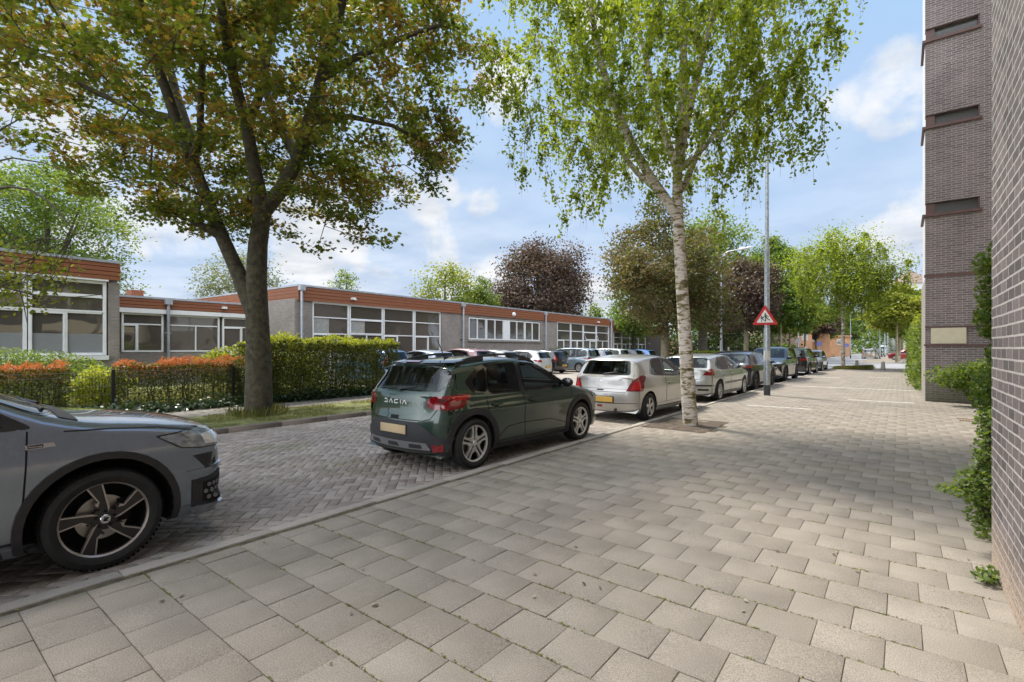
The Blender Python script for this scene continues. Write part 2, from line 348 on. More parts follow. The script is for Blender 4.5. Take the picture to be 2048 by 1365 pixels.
def woodmat():
    m, nt, b = newmat('cladding'); l = nt.links
    tc, sp, cb = wallmap(nt)
    mp = nd(nt, 'ShaderNodeMapping'); l.new(cb.outputs[0], mp.inputs[0]); mp.inputs['Scale'].default_value = (.7, 14, 1)
    nz = nd(nt, 'ShaderNodeTexNoise'); l.new(mp.outputs[0], nz.inputs[0]); nz.inputs['Scale'].default_value = 2.5; nz.inputs['Detail'].default_value = 5
    rp = nd(nt, 'ShaderNodeValToRGB'); l.new(nz.outputs[0], rp.inputs[0])
    rp.color_ramp.elements[0].position = .3; rp.color_ramp.elements[0].color = (.19, .064, .028, 1)
    rp.color_ramp.elements[1].position = .7; rp.color_ramp.elements[1].color = (.27, .098, .045, 1)
    l.new(rp.outputs[0], b.inputs['Base Color']); b.inputs['Roughness'].default_value = .5
    return m
M['clad'] = woodmat()
def glassmat(name, col=(.02, .025, .025), rough=.02, spec=1.0, ior=1.9):
    m, nt, b = newmat(name)
    b.inputs['Base Color'].default_value = tuple(col)+(1,); b.inputs['Roughness'].default_value = rough
    b.inputs['IOR'].default_value = ior; b.inputs['Specular IOR Level'].default_value = spec*.5
    return m
M['winglass'] = glassmat('window_glass', (.075, .066, .056), .015, 1.0, 1.9)
def wavy(m, sc, st):
    nt = m.node_tree; b = nt.nodes['Principled BSDF']; tc = nd(nt, 'ShaderNodeTexCoord'); n2 = nd(nt, 'ShaderNodeTexNoise'); n2.inputs['Scale'].default_value = sc; n2.inputs['Detail'].default_value = 1
    nt.links.new(tc.outputs['Object'], n2.inputs[0]); bp = nd(nt, 'ShaderNodeBump'); bp.inputs['Strength'].default_value = st; bp.inputs['Distance'].default_value = .1
    nt.links.new(n2.outputs[0], bp.inputs['Height']); nt.links.new(bp.outputs[0], b.inputs['Normal'])
wavy(M['winglass'], .7, .22)
M['frost'] = plain('frosted_glass', (.22, .23, .24), .35, var=.03)
M['curtain'] = plain('curtain', (.30, .30, .28), .8, var=.3, scale=20)
M['bark_maple'] = plain('bark_maple', (.058, .050, .030), .92, var=.55, scale=9, bump=1.0, bscale=22)
M['bark_dark'] = plain('bark_dark', (.06, .048, .035), .92, var=.4, scale=6, bump=.8, bscale=30)
M['bark_pale'] = plain('bark_pale', (.22, .19, .13), .9, var=.35, scale=6, bump=.6, bscale=30)
def birchbark():
    m, nt, b = newmat('bark_birch'); l = nt.links
    tc = nd(nt, 'ShaderNodeTexCoord')
    mp = nd(nt, 'ShaderNodeMapping'); l.new(tc.outputs['Object'], mp.inputs[0]); mp.inputs['Scale'].default_value = (2.0, 2.0, 5.5)
    nz = nd(nt, 'ShaderNodeTexNoise'); l.new(mp.outputs[0], nz.inputs[0]); nz.inputs['Scale'].default_value = 2.2; nz.inputs['Detail'].default_value = 8; nz.inputs['Roughness'].default_value = .65
    rp = nd(nt, 'ShaderNodeValToRGB'); l.new(nz.outputs[0], rp.inputs[0])
    e = rp.color_ramp.elements
    e[0].position = .34; e[0].color = (.07, .052, .03, 1)
    e[1].position = .66; e[1].color = (.54, .49, .44, 1)
    x = e.new(.42); x.color = (.16, .13, .055, 1)
    x = e.new(.465); x.color = (.30, .25, .15, 1)
    x = e.new(.49); x.color = (.55, .48, .41, 1)
    mp2 = nd(nt, 'ShaderNodeMapping'); l.new(tc.outputs['Object'], mp2.inputs[0]); mp2.inputs['Scale'].default_value = (5, 5, 60)
    n2 = nd(nt, 'ShaderNodeTexNoise'); l.new(mp2.outputs[0], n2.inputs[0]); n2.inputs['Scale'].default_value = 1.3; n2.inputs['Detail'].default_value = 4
    r2 = nd(nt, 'ShaderNodeMapRange'); l.new(n2.outputs[0], r2.inputs[0]); r2.inputs[1].default_value = .36; r2.inputs[2].default_value = .48; r2.inputs[3].default_value = .45; r2.inputs[4].default_value = 1.0
    mu = nd(nt, 'ShaderNodeVectorMath', operation='SCALE'); l.new(rp.outputs[0], mu.inputs[0]); l.new(r2.outputs[0], mu.inputs['Scale'])
    l.new(mu.outputs[0], b.inputs['Base Color']); b.inputs['Roughness'].default_value = .85
    bp = nd(nt, 'ShaderNodeBump'); bp.inputs['Strength'].default_value = .8; bp.inputs['Distance'].default_value = .012
    l.new(nz.outputs[0], bp.inputs['Height']); l.new(bp.outputs[0], b.inputs['Normal'])
    return m
M['bark_birch'] = birchbark()
M['leaf_maple'] = leafmat('leaf_maple', [(.085, .115, .02), (.065, .105, .018), (.12, .12, .024), (.16, .095, .032), (.10, .13, .022), (.07, .11, .02)], .56, tboost=1.75)
M['leaf_birch'] = leafmat('leaf_birch', [(.11, .17, .02), (.16, .23, .03), (.20, .26, .04), (.13, .20, .025)], .6)
M['leaf_green'] = leafmat('leaf_green', [(.055, .10, .02), (.095, .155, .028), (.14, .19, .04)], .5)
M['leaf_lime'] = leafmat('leaf_lime', [(.10, .15, .02), (.16, .20, .03), (.20, .22, .035)], .45)
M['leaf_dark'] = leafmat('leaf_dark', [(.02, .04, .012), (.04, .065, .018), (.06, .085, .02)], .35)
M['leaf_pale'] = leafmat('leaf_pale', [(.10, .13, .07), (.15, .18, .11), (.18, .21, .13)], .4, tboost=1.2)
M['leaf_copper'] = leafmat('leaf_copper', [(.05, .036, .032), (.08, .054, .046), (.125, .085, .075), (.065, .052, .035)], .35, tboost=1.1)
M['leaf_brown'] = leafmat('leaf_brown', [(.085, .065, .03), (.06, .085, .022), (.12, .09, .04), (.09, .11, .03), (.18, .14, .075)], .4, tboost=1.3)
M['leaf_red'] = leafmat('leaf_red', [(.36, .10, .05), (.44, .15, .07), (.38, .16, .07), (.25, .075, .04)], .45, tboost=1.3)
M['leaf_hedge'] = leafmat('leaf_hedge', [(.045, .065, .015), (.075, .10, .024), (.10, .125, .03), (.065, .07, .024)], .42)
M['leaf_ivy'] = leafmat('leaf_ivy', [(.018, .04, .018), (.03, .06, .028), (.05, .085, .04)], .2, rough=.35)
M['leaf_new'] = leafmat('leaf_new', [(.20, .25, .03), (.27, .30, .04), (.16, .22, .03)], .5)
M['grass'] = leafmat('grass_blade', [(.10, .14, .03), (.16, .18, .05), (.22, .21, .08), (.13, .16, .035)], .4)
M['litter'] = leafmat('litter', [(.10, .05, .02), (.05, .03, .015), (.3, .28, .2), (.12, .09, .04)], .1)

# ================================================================ ground
rs = np.random.RandomState(5)
def slabs(name, cents, hx, hy, ang, z, bev, mat, seed=1, tilt=.0012, depth=.02, halfs=None):
    """many separate bevelled paving units as one sheet object; cents (n,2)"""
    r = np.random.RandomState(seed); n = len(cents)
    cents = np.asarray(cents, float); ang = np.broadcast_to(ang, (n,)).astype(float)
    hx = np.broadcast_to(hx, (n,)).astype(float); hy = np.broadcast_to(hy, (n,)).astype(float)
    sg = np.array([(-1, -1), (1, -1), (1, 1), (-1, 1)], float)
    ang = ang+r.normal(0, .004, n)
    ca, sa = np.cos(ang), np.sin(ang)
    tx, ty, dz = r.normal(0, tilt, n), r.normal(0, tilt, n), r.normal(0, .0008, n)
    V = np.zeros((n, 12, 3))
    for ring, (ins, zz) in enumerate(((bev, 0), (0, -bev*.8), (0, -depth))):
        for k in range(4):
            lx = sg[k, 0]*(hx-ins); ly = sg[k, 1]*(hy-ins)
            V[:, ring*4+k, 0] = cents[:, 0]+lx*ca-ly*sa
            V[:, ring*4+k, 1] = cents[:, 1]+lx*sa+ly*ca
            V[:, ring*4+k, 2] = z+zz+dz+(lx*tx+ly*ty)/.15*1.0
    F = [(0, 1, 2, 3)]+[(4+k, 4+(k+1) % 4, (k+1) % 4, k) for k in range(4)]+[(8+k, 8+(k+1) % 4, 4+(k+1) % 4, 4+k) for k in range(4)]
    F = np.array(F); FA = (F[None]+12*np.arange(n)[:, None, None]).reshape(-1, 4)
    me = bpy.data.meshes.new(name); me.vertices.add(n*12); me.vertices.foreach_set('co', V.ravel())
    me.loops.add(FA.size); me.loops.foreach_set('vertex_index', FA.ravel().astype(np.int32))
    me.polygons.add(len(FA)); me.polygons.foreach_set('loop_start', np.arange(0, FA.size, 4, dtype=np.int32))
    me.update(); me.validate()
    at = me.attributes.new('rnd', 'FLOAT', 'POINT'); at.data.foreach_set('value', np.repeat(r.rand(n), 12).astype(np.float32))
    me.materials.append(mat)
    return link(name, me)
def sheet(name, x0, x1, y0, y1, z, mat, label=None):
    b = MB(); b.add([(x0, y0, z), (x1, y0, z), (x1, y1, z), (x0, y1, z)], [(0, 1, 2, 3)])
    o = b.build(name, mat); return tag(o, kind='structure')

KX = -4.02       # inner edge of the kerb beside the cars
RZ = -.06        # road level
PY1 = 47.0
g = sheet('ground', -1500, 1500, -1500, 1500, -.13, plain('field', (.14, .15, .07), .95, var=.3, scale=.05))
# pavement bed
sheet('pavement_bed', KX-.01, 6.2, -8, PY1, -.005, M['joint'])
cs = []
row = 0; y = -7.9
soil_c = Vector((-3.32, 9.80)); 
def in_soil(x, y): return abs(x-soil_c.x) < .56 and abs(y-soil_c.y) < .74
def in_grass(x, y): return x < -1.6 and 42.3 < y < 45.4
while y < PY1:
    off = 0 if row % 2 == 0 else .15
    x = KX+.06+off
    if off:    # half piece at the kerb
        cs.append((KX+.13, y+.15, .070, .148))
    else:
        pass
    xx = KX+.06+off+.15
    while xx < 6.1:
        lim = .5 if (y < 4.77) else (.56 if y > 18.2 else 6.1)
        if xx < lim+.15 and not in_soil(xx, y+.15) and not in_grass(xx, y+.15): cs.append((xx, y+.15, .1482, .1478))
        xx += .30
    row += 1; y += .30
cs = np.array(cs)
pv = slabs('pavement', cs[:, :2], cs[:, 2], cs[:, 3], 0, 0, .0028, M['tile'], 3, tilt=.0010); tag(pv, kind='structure')
# kerb beside the parked cars (thin concrete band, drop to the road)
kc = [(KX-.062, -7.5+i*1.0) for i in range(int(PY1+7))]
kb = slabs('kerb', kc, .058, .497, 0, .006, .006, M['kerb'], 4, tilt=.0003, depth=.09); tag(kb, kind='structure')
# road: clinkers laid in herringbone, near part brick by brick
sheet('road_bed', -9.80, KX-.11, -8, PY1, RZ-.008, M['roadjoint'])
hc = []; u = .1015
RW0, RW1 = -9.74, KX-.12
ca, sa = math.cos(R(45)), math.sin(R(45))
for i in range(-330, 330):
    for j in range(-330, 330):
        k = (i-j) % 4
        if k == 0: cx, cy, a = (i+1)*u, (j+.5)*u, 0
        elif k == 3: cx, cy, a = (i+.5)*u, (j+1)*u, 1
        else: continue
        X = cx*ca-cy*sa-7; Y = cx*sa+cy*ca+9
        if RW0+.02 < X < RW1-.02 and -4 < Y < 26: hc.append((X, Y, a))
hc = np.array(hc)
rd = slabs('road', hc[:, :2], .0985, .0475, R(45)+hc[:, 2]*R(90), RZ, .003, M['clinker'], 7, tilt=.0022, depth=.012); tag(rd, kind='structure')
def simple_bricks(name, x0, x1, y0, y1, z, mat): return sheet(name, x0, x1, y0, y1, z, mat)
sheet('road_far', RW0, RW1, 25.9, PY1+.0, RZ-.001, M['asphalt'])
# left kerb, raised
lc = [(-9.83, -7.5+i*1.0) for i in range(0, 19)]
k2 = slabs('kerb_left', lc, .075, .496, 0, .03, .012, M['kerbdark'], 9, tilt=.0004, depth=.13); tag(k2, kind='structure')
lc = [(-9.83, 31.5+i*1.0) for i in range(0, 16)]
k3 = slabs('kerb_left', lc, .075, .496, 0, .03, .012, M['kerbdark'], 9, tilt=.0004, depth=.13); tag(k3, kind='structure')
# verge with tree, path along the fence, lawn and car park
def lumpy(name, x0, x1, y0, y1, z, mat, amp, step=.12, seed=3):
    nx = max(2, int((x1-x0)/step)); ny = max(2, int((y1-y0)/step)); r = np.random.RandomState(seed)
    from mathutils import noise
    b = MB(); vs = []
    for j in range(ny+1):
        for i in range(nx+1):
            X = x0+(x1-x0)*i/nx; Y = y0+(y1-y0)*j/ny
            e = min(1, min(i, nx-i, j, ny-j)/3)
            vs.append((X, Y, z+e*amp*(noise.noise(Vector((X*1.7, Y*1.7, seed)))+.5*noise.noise(Vector((X*6, Y*6, seed))))))
    fs = [(j*(nx+1)+i, j*(nx+1)+i+1, (j+1)*(nx+1)+i+1, (j+1)*(nx+1)+i) for j in range(ny) for i in range(nx)]
    b.add(vs, fs); o = b.build(name, mat, sm=60); return tag(o, kind='structure')
lumpy('verge', -12.0, -9.90, -8, 10.6, .02, M['grassbase'], .03)
pc = []; y = -7.9; row = 0
while y < 11.0:
    x = -13.6+(.15 if row % 2 else 0)
    while x < (-12.05 if y < 10.4 else -9.95): pc.append((x, y+.15)); x += .3
    y += .3; row += 1
sheet('path_bed', -13.75, -9.90, -8, 11.1, .0, M['joint'])
pth = slabs('path', pc, .147, .147, 0, .012, .004, M['path'], 11, tilt=.003); tag(pth, kind='structure')
sheet('lawn', -26, -13.7, -12, 11.6, -.004, M['grassbase'])
sheet('car_park', -23.6, -9.755, 11.3, 60, -.062, M['lot'])
sheet('side_street', -60, 60, PY1+.02, 64, -.055, M['asphalt'])
sheet('far_street', -9.7, -3.5, 64.02, 400, -.05, M['asphalt'])
sheet('far_pavement', -3.45, 2.6, 64.03, 400, -.02, M['tile'])
lumpy('soil_patch', soil_c.x-.60, soil_c.x+.60, soil_c.y-.80, soil_c.y+.80, .006, M['soil'], .022, .05, 5)
lumpy('grass_patch', KX+.2, -1.55, 42.2, 45.4, .03, M['grassbase'], .05, .15, 6)
# threshold bands of paler tiles across the pavement
def band(x0, x1, y0, y1):
    b = MB(); yy = y0
    xx = x0
    while xx < x1:
        b.box2((xx+.004, y0, -.004), (xx+.29, y1, .0035)); xx += .3
    return b
for k, (a, b_, c_, d_) in enumerate([(-3.2, -1.8, 14.1, 14.2), (-1.2, .3, 17.4, 17.5), (-3.4, .4, 22.5, 22.62), (-3.6, -2.5, 30, 30.15), (-1.3, -.4, 31.5, 31.65)]):
    o = band(a, b_, c_, d_).build('pavement_band', plain('pale_tile', (.50, .48, .45), .8, var=.1), bevel=.002); tag(o, kind='structure')

# ================================================================ foliage helpers
T_LEAF = {
 'maple': np.array([(0, -.5, 0), (.16, -.22, .02), (.5, -.2, 0), (.36, .06, .03), (.44, .34, 0), (.14, .24, .03), (0, .55, 0), (-.14, .24, .03), (-.44, .34, 0), (-.36, .06, .03), (-.5, -.2, 0), (-.16, -.22, .02)]),
 'oval': np.array([(0, -.5, 0), (.28, -.12, .04), (.26, .16, .05), (0, .5, -.02), (-.26, .16, .05), (-.28, -.12, .04)]),
 'quad': np.array([(0, -.5, 0), (.32, 0, .06), (0, .5, 0), (-.32, 0, .06)]),
 'blade': np.array([(-.035, 0, 0), (.035, 0, 0), (.02, .55, .1), (0, 1, .35), (-.02, .55, .1)]),
 'slim': np.array([(0, -.5, 0), (.15, 0, .05), (0, .5, 0), (-.15, 0, .05)]),
}
def leaves(name, C, size, shape, mat, seed=0, up=.35, parent=None, droop=0, rnd=None, tdir=None):
    r = np.random.RandomState(seed); n = len(C); T = T_LEAF[shape]; k = len(T)
    C = np.asarray(C, float)
    size = np.broadcast_to(size, (n,))*r.uniform(.7, 1.25, n)
    nor = r.normal(size=(n, 3)); nor /= np.linalg.norm(nor, axis=1)[:, None]; nor[:, 2] = np.abs(nor[:, 2])+up
    nor /= np.linalg.norm(nor, axis=1)[:, None]
    a = r.normal(size=(n, 3)); 
    if droop: a[:, 2] -= droop
    if tdir is not None: a = a*.35+tdir
    t = a-nor*np.sum(a*nor, 1)[:, None]; t /= np.linalg.norm(t, axis=1)[:, None]+1e-9   # along the leaf
    s = np.cross(t, nor)
    V = C[:, None]+size[:, None, None]*(T[None, :, 0, None]*s[:, None]+T[None, :, 1, None]*t[:, None]+T[None, :, 2, None]*nor[:, None])
    me = bpy.data.meshes.new(name); me.vertices.add(n*k); me.vertices.foreach_set('co', V.ravel())
    me.loops.add(n*k); me.loops.foreach_set('vertex_index', np.arange(n*k, dtype=np.int32))
    me.polygons.add(n); me.polygons.foreach_set('loop_start', np.arange(0, n*k, k, dtype=np.int32))
    me.update()
    rv = r.rand(n) if rnd is None else np.clip(rnd+r.normal(0, .12, n), 0, 1)
    at = me.attributes.new('rnd', 'FLOAT', 'POINT'); at.data.foreach_set('value', np.repeat(rv, k).astype(np.float32))
    me.materials.append(mat)
    return link(name, me, parent)

def in_ell(r, n, ells, shell=.0):
    """points in a union of ellipsoids (cx,cy,cz,rx,ry,rz)"""
    E = np.array(ells, float); vol = E[:, 3]*E[:, 4]*E[:, 5]; pk = r.choice(len(E), n, p=vol/vol.sum())
    d = r.normal(size=(n, 3)); d /= np.linalg.norm(d, axis=1)[:, None]
    rad = (shell**3+(1-shell**3)*r.rand(n))**(1/3)
    return E[pk, :3]+d*rad[:, None]*E[pk, 3:6]

def tree(name, label, cat, loc, limbs, ells, nattr, nleaf, lsize, shape, lmat, bmat, group=None, seed=1, r0=.006, sides=6, spread=.38,
         shell=.35, up=.35, droop=0, trunk_r=None, colour_var=True, kinkiness=.10, step=.55, flat=.6, expo=2.3, rmax=None, rz=0, twig=1, strands=0, slen=.55, sleaf=12):
    """limbs: list of (points, (r_start, r_end)); first is the trunk. Everything local to loc."""
    r = np.random.RandomState(seed)
    nodes = []; par = []; fixed = []; chains = []
    def addchain(pts, parent, fix):
        ids = [] if parent is None else [parent]
        for i, p in enumerate(pts):
            nodes.append(np.array(p, float)); par.append(ids[-1] if ids else -1); fixed.append(fix[i] if fix is not None else 0); ids.append(len(nodes)-1)
        chains.append((ids, fix is not None)); return ids
    for pts, (ra, rb) in limbs:
        P = [np.array(p, float) for p in pts]
        # resample
        Q = []
        for a, b in zip(P[:-1], P[1:]):
            m = max(1, int(np.linalg.norm(b-a)/step))
            for i in range(m): Q.append(a+(b-a)*i/m)
        Q.append(P[-1])
        # smooth
        for _ in range(2):
            Q = [Q[0]]+[(Q[i-1]+2*Q[i]+Q[i+1])/4 for i in range(1, len(Q)-1)]+[Q[-1]]
        nQ = len(Q); fr = [ra+(rb-ra)*i/(nQ-1) for i in range(nQ)]
        if not nodes: addchain(Q, None, fr)
        else:
            A = np.array(nodes); j = int(np.argmin(np.linalg.norm(A-Q[0], axis=1)))
            addchain(Q[1:], j, fr[1:])
    nfix = len(nodes); zmin = limbs[0][0][-1][2]*.55
    at = in_ell(r, nattr, ells, shell)
    d0 = np.min(np.linalg.norm(at[:, None]-np.array(nodes)[None], axis=2), axis=1) if nattr*len(nodes) < 4e6 else np.linalg.norm(at-np.array(nodes[-1]), axis=1)
    at = at[np.argsort(d0)]
    centre = np.mean(np.array(ells)[:, :3], axis=0)
    tips = []
    for p in at:
        A = np.array(nodes); d = np.linalg.norm(A-p, axis=1)+np.maximum(0, A[:, 2]-p[2])*.35+(A[:, 2] < zmin)*3.0
        j = int(np.argmin(d)); q = A[j]; dist = np.linalg.norm(p-q)
        if dist < .12: continue
        m = max(1, int(round(dist/step))); seg = []
        mid = (p+q)/2+np.array([0, 0, dist*.09])+r.normal(size=3)*dist*kinkiness
        for i in range(1, m+1):
            t = i/m; seg.append((1-t)**2*q+2*t*(1-t)*mid+t*t*p)
        ids = addchain(seg, j, None); tips.append(ids[1:])
    n = len(nodes); cnt = np.zeros(n)
    par_ = np.array(par)
    leafn = np.ones(n); haschild = np.zeros(n, bool)
    haschild[par_[par_ >= 0]] = True
    cnt[~haschild] = 1
    for i in range(n-1, -1, -1):
        if par_[i] >= 0: cnt[par_[i]] += cnt[i]
    rad = r0*np.power(cnt, 1/expo)
    fx = np.array(fixed); rad = np.where(fx > 0, np.maximum(fx, 0), rad)
    if rmax: rad = np.where(fx > 0, rad, np.minimum(rad, rmax))
    root = empty(name, loc, rz, label, cat, group)
    b = MB(); NA = np.array(nodes)
    for ids, fixd in chains:
        if len(ids) < 2: continue
        pr = [rad[k] for k in ids]
        if not fixd: pr[0] = min(pr[0], pr[1]*1.25)
        big = max(pr) > .07
        b.tube([NA[k] for k in ids], pr, (14 if sides > 6 and big else sides) if big else (4 if max(pr) < .02 else 5), cap=not fixd)
    tr = b.build('trunk', bmat, root, sm=70)
    # leaves around outer nodes
    outer = [k for t in tips for k in t[-max(1, int(len(t)*.75)):]]
    O = NA[outer]; per = r.choice(len(O), nleaf)
    wob = r.normal(size=(nleaf, 3))*spread; wob[:, 2] *= flat
    C = O[per]+wob
    if strands:
        ends = O[r.choice(len(O), strands)]; tw = MB(); SC_ = []; SR_ = []
        for e in ends:
            a = r.rand()*6.28; ln = slen*r.uniform(.4, 1.3); q = e.copy(); v = np.array([math.cos(a), math.sin(a), .3])*.5; pts = [q.copy()]; cr0 = r.rand()
            for i in range(5):
                v = v*.62+np.array([0, 0, -.75])*(.38+.1*i)+r.normal(size=3)*.08; q = q+v*ln/5*1.6; pts.append(q.copy())
            tw.tube(pts, [.0035, .003, .003, .002, .002, .0015], 3, cap=False)
            t_ = r.rand(sleaf)*5*.999; k_ = t_.astype(int); f_ = (t_-k_)[:, None]; PP = np.array(pts)
            SC_.append(PP[k_]*(1-f_)+PP[k_+1]*f_+r.normal(size=(sleaf, 3))*.028); SR_ += [cr0]*sleaf
        tw.build('twigs', bmat if bmat is not M['bark_birch'] else M['bark_dark'], root)
        C = np.vstack([C]+SC_)
    if droop: C[:, 2] -= np.abs(r.normal(size=len(C)))*droop*.25*(0 if strands else 1)
    clump = r.rand(len(O)); rnd = clump[per] if colour_var else None
    if strands: rnd = np.concatenate([rnd, SR_])
    cr_ = leaves('crown', C, lsize, shape, lmat, seed+1, up, root, droop, rnd)
    return root

# ================================================================ trees near
def L3(px, py, Z): 
    v = WZ(px, Z, 0); v.z = HZ(py, Z); return v
# --- the big maple on the verge
TB = W(515, 830)
def loc_(px, py, Z, base): 
    v = L3(px, py, Z); return (v.x-base.x, v.y-base.y, v.z-base.z)
Z1 = 11.35
def l1(px, py, dz=0): return loc_(px, py, Z1+dz, TB)
limbs = [
 ([l1(517, 845), l1(516, 815), l1(519, 740), l1(515, 640), l1(510, 560), l1(510, 480), l1(525, 425)], (.31, .185)),
 ([l1(505, 600), l1(470, 540), l1(440, 470), l1(415, 400), l1(390, 330), l1(345, 235, -.4), l1(320, 160, -.6), l1(300, 60, -1), l1(250, -90, -1.4)], (.17, .06)),
 ([l1(390, 330), l1(378, 260, .4), l1(350, 190, .8), l1(330, 90, 1.2), l1(320, -60, 1.6)], (.13, .05)),
 ([l1(400, 350), l1(400, 200, -.8), l1(405, 100, -1.5)], (.09, .05)),
 ([l1(520, 420), l1(580, 390), l1(602, 330), l1(612, 240, -.2), l1(640, 150, -.5), l1(680, 60, -1), l1(700, -80, -1.3)], (.18, .06)),
 ([l1(600, 320), l1(560, 260, .5), l1(530, 190, 1.2), l1(520, 60, 2), l1(500, -120, 2.5)], (.12, .05)),
 ([l1(515, 430), l1(525, 340), l1(495, 250, -.4), l1(460, 160, -1.0), l1(440, 40, -1.6), l1(430, -150, -2)], (.16, .05)),
 ([l1(497, 255, -.4), l1(520, 200), l1(540, 80, .6), l1(560, -100, 1.2)], (.10, .05)),
 ([l1(640, 150, -.5), l1(720, 110, -.8), l1(800, 70, -1.0), l1(880, 50, -1.2)], (.09, .035)),
 ([l1(612, 240, -.2), l1(700, 210, .2), l1(790, 240, .4), l1(860, 290, .4)], (.08, .03)),
 ([l1(345, 235, -.4), l1(250, 225, -.6), l1(180, 200, -.7), l1(100, 110, -1), l1(0, 60, -1.2)], (.08, .03)),
 ([l1(440, 470), l1(380, 430, -.5), l1(320, 420, -.8)], (.05, .03)),
 ([l1(517, 825), l1(480, 836, -.15)], (.22, .05)),
]
t1c = l1(480, 697, 0)
E1 = [(t1c[0], t1c[1], 8.3, 5.3, 5.3, 4.4)]
for px, py, dz, rr in [(330, 440, -.3, 1.0), (420, 400, .8, 1.2), (285, 330, .4, 1.2), (640, 430, .2, 1.15), (720, 410, .2, 1.05), (690, 330, .6, 1.3), (820, 290, .2, 1.25), (900, 250, 0, 1.3), (880, 100, -.3, 1.6), (200, 160, 0, 1.5), (60, 90, 0, 1.7), (560, 330, 1.5, 1.3), (880, 370, .4, .4), (760, 470, 0, .5), (250, 400, -.2, .7), (560, 120, -1, 1.9), (400, 80, -1, 1.9), (740, 60, 0, 1.9)]:
    v = l1(px, py, dz); E1.append((v[0], v[1], v[2], rr, rr, rr*.85))
tree('maple_tree', 'large spreading maple with bronze green leaves and forked trunk on the verge', 'tree', TB, limbs, E1,
     820, 76000, .102, 'maple', M['leaf_maple'], M['bark_maple'], seed=11, r0=.0075, sides=8, spread=.20, shell=.25, up=.5, kinkiness=.12, flat=.5)

# --- the birch on the pavement
BB = W(1380, 851)
def l2(px, py, dz=0): return loc_(px, py, 9.72+dz, BB)
limbs = [
 ([l2(1382, 858), l2(1379, 835), l2(1374, 740), l2(1368, 640), l2(1361, 540), l2(1356, 430), l2(1352, 340), l2(1358, 300), l2(1366, 220), l2(1368, 100), l2(1362, -40), l2(1366, -200)], (.145, .04)),
 ([l2(1356, 430), l2(1330, 390), l2(1290, 355), l2(1270, 300, -.2), l2(1240, 240, -.3), l2(1200, 130, -.5), l2(1180, 20, -.7), l2(1170, -120, -.8)], (.10, .03)),
 ([l2(1335, 395), l2(1270, 350, .5), l2(1200, 230, 1.0), l2(1120, 150, 1.3), l2(1060, 60, 1.5)], (.06, .02)),
 ([l2(1352, 335), l2(1320, 240, .6), l2(1290, 110, 1), l2(1262, 0, 1.4), l2(1240, -120, 1.8)], (.08, .025)),
 ([l2(1357, 320), l2(1372, 240, -.5), l2(1400, 130, -1.0), l2(1430, 20, -1.5), l2(1450, -100, -2)], (.08, .025)),
 ([l2(1358, 400), l2(1385, 330, .4), l2(1440, 200, .9), l2(1490, 90, 1.2), l2(1560, 10, 1.4)], (.07, .02)),
 ([l2(1360, 360), l2(1405, 300, -.3), l2(1470, 215, -.6), l2(1560, 150, -.8)], (.04, .014)),
 ([l2(1381, 848), l2(1396, 856)], (.13, .05)),
]
E2 = []
for px, py, dz, rx, rz_ in [(1360, 60, 0, 2.7, 2.4), (1360, 180, 0, 2.9, 1.7), (1180, 160, 0, 1.8, 1.7), (1090, 90, 0, 1.4, 1.5), (1080, 250, .2, .9, 1.0), (1540, 120, 0, 1.4, 1.4), (1570, 250, -.2, .85, .9), (1210, 330, 0, 1.2, 1.1), (1150, 400, 0, .7, .8), (1500, 300, 0, 1.2, .8), (1280, 380, .2, .9, 1.0), (1400, 390, .1, .7, .5), (1530, 400, -.2, .45, .6), (1660, 30, 0, .8, .8), (1040, 20, 0, 1.2, 1.2), (1360, -130, 0, 3.0, 1.8), (1225, 440, -.5, .5, .7), (1430, 430, -.4, .45, .5), (1250, 470, .3, .5, .5), (1450, 480, .2, .35, .4), (1000, 150, 0, .9, 1.0)]:
    v = l2(px, py, dz); E2.append((v[0], v[1], v[2], rx, rx, rz_))
tree('birch_tree', 'tall silver birch with peeling white bark growing in bare soil at the pavement edge', 'tree', BB, limbs, E2,
     800, 24000, .078, 'oval', M['leaf_birch'], M['bark_birch'], seed=23, r0=.0042, sides=8, strands=3300, slen=.42, sleaf=10, spread=.12, shell=.0, up=.05, droop=1.4, step=.4, kinkiness=.1, flat=1.2)

# --- sparse branches reaching in from the left
SBp = WZ(-330, 8.2, 0.0)
def l3(px, py, dz=0): return loc_(px, py, 7.6+dz, SBp)
limbs = [
 ([(0, 0, 0), (0.05, 0, 1.0), (.1, .1, 2.0), l3(-170, 480), l3(-110, 350), l3(-60, 150)], (.12, .04)),
 ([l3(-170, 480), l3(-60, 385), l3(60, 365), l3(130, 430), l3(160, 480)], (.035, .008)),
 ([l3(-150, 450), l3(-40, 320), l3(20, 300), l3(90, 320), l3(150, 350)], (.03, .006)),
 ([l3(-110, 350), l3(-30, 300), l3(12, 250), l3(25, 215), l3(80, 240)], (.025, .005)),
 ([l3(-160, 560), l3(-50, 500), l3(30, 555), l3(90, 490), l3(140, 480)], (.03, .006)),
 ([l3(-160, 560), l3(-60, 545), l3(30, 585), l3(110, 600), l3(200, 590)], (.028, .005)),
 ([l3(30, 555), l3(60, 620), l3(55, 650)], (.012, .004)),
 ([l3(-170, 620), l3(-80, 600), l3(0, 570), l3(60, 560), l3(110, 530)], (.02, .005)),
]
E3 = []
for px, py, rr in [(20, 580, .55), (60, 520, .4), (-80, 560, .8), (110, 590, .35), (-100, 420, .7), (0, 620, .4), (80, 540, .3)]:
    v = l3(px, py); E3.append((v[0], v[1], v[2], rr, rr, rr*.6))
tree('young_tree', 'sparse young tree at the left edge with thin dark twigs and yellow green leaves', 'tree', SBp, limbs, E3,
     120, 1900, .075, 'oval', M['leaf_lime'], M['bark_dark'], seed=31, r0=.003, spread=.16, shell=0, step=.3, kinkiness=.15)

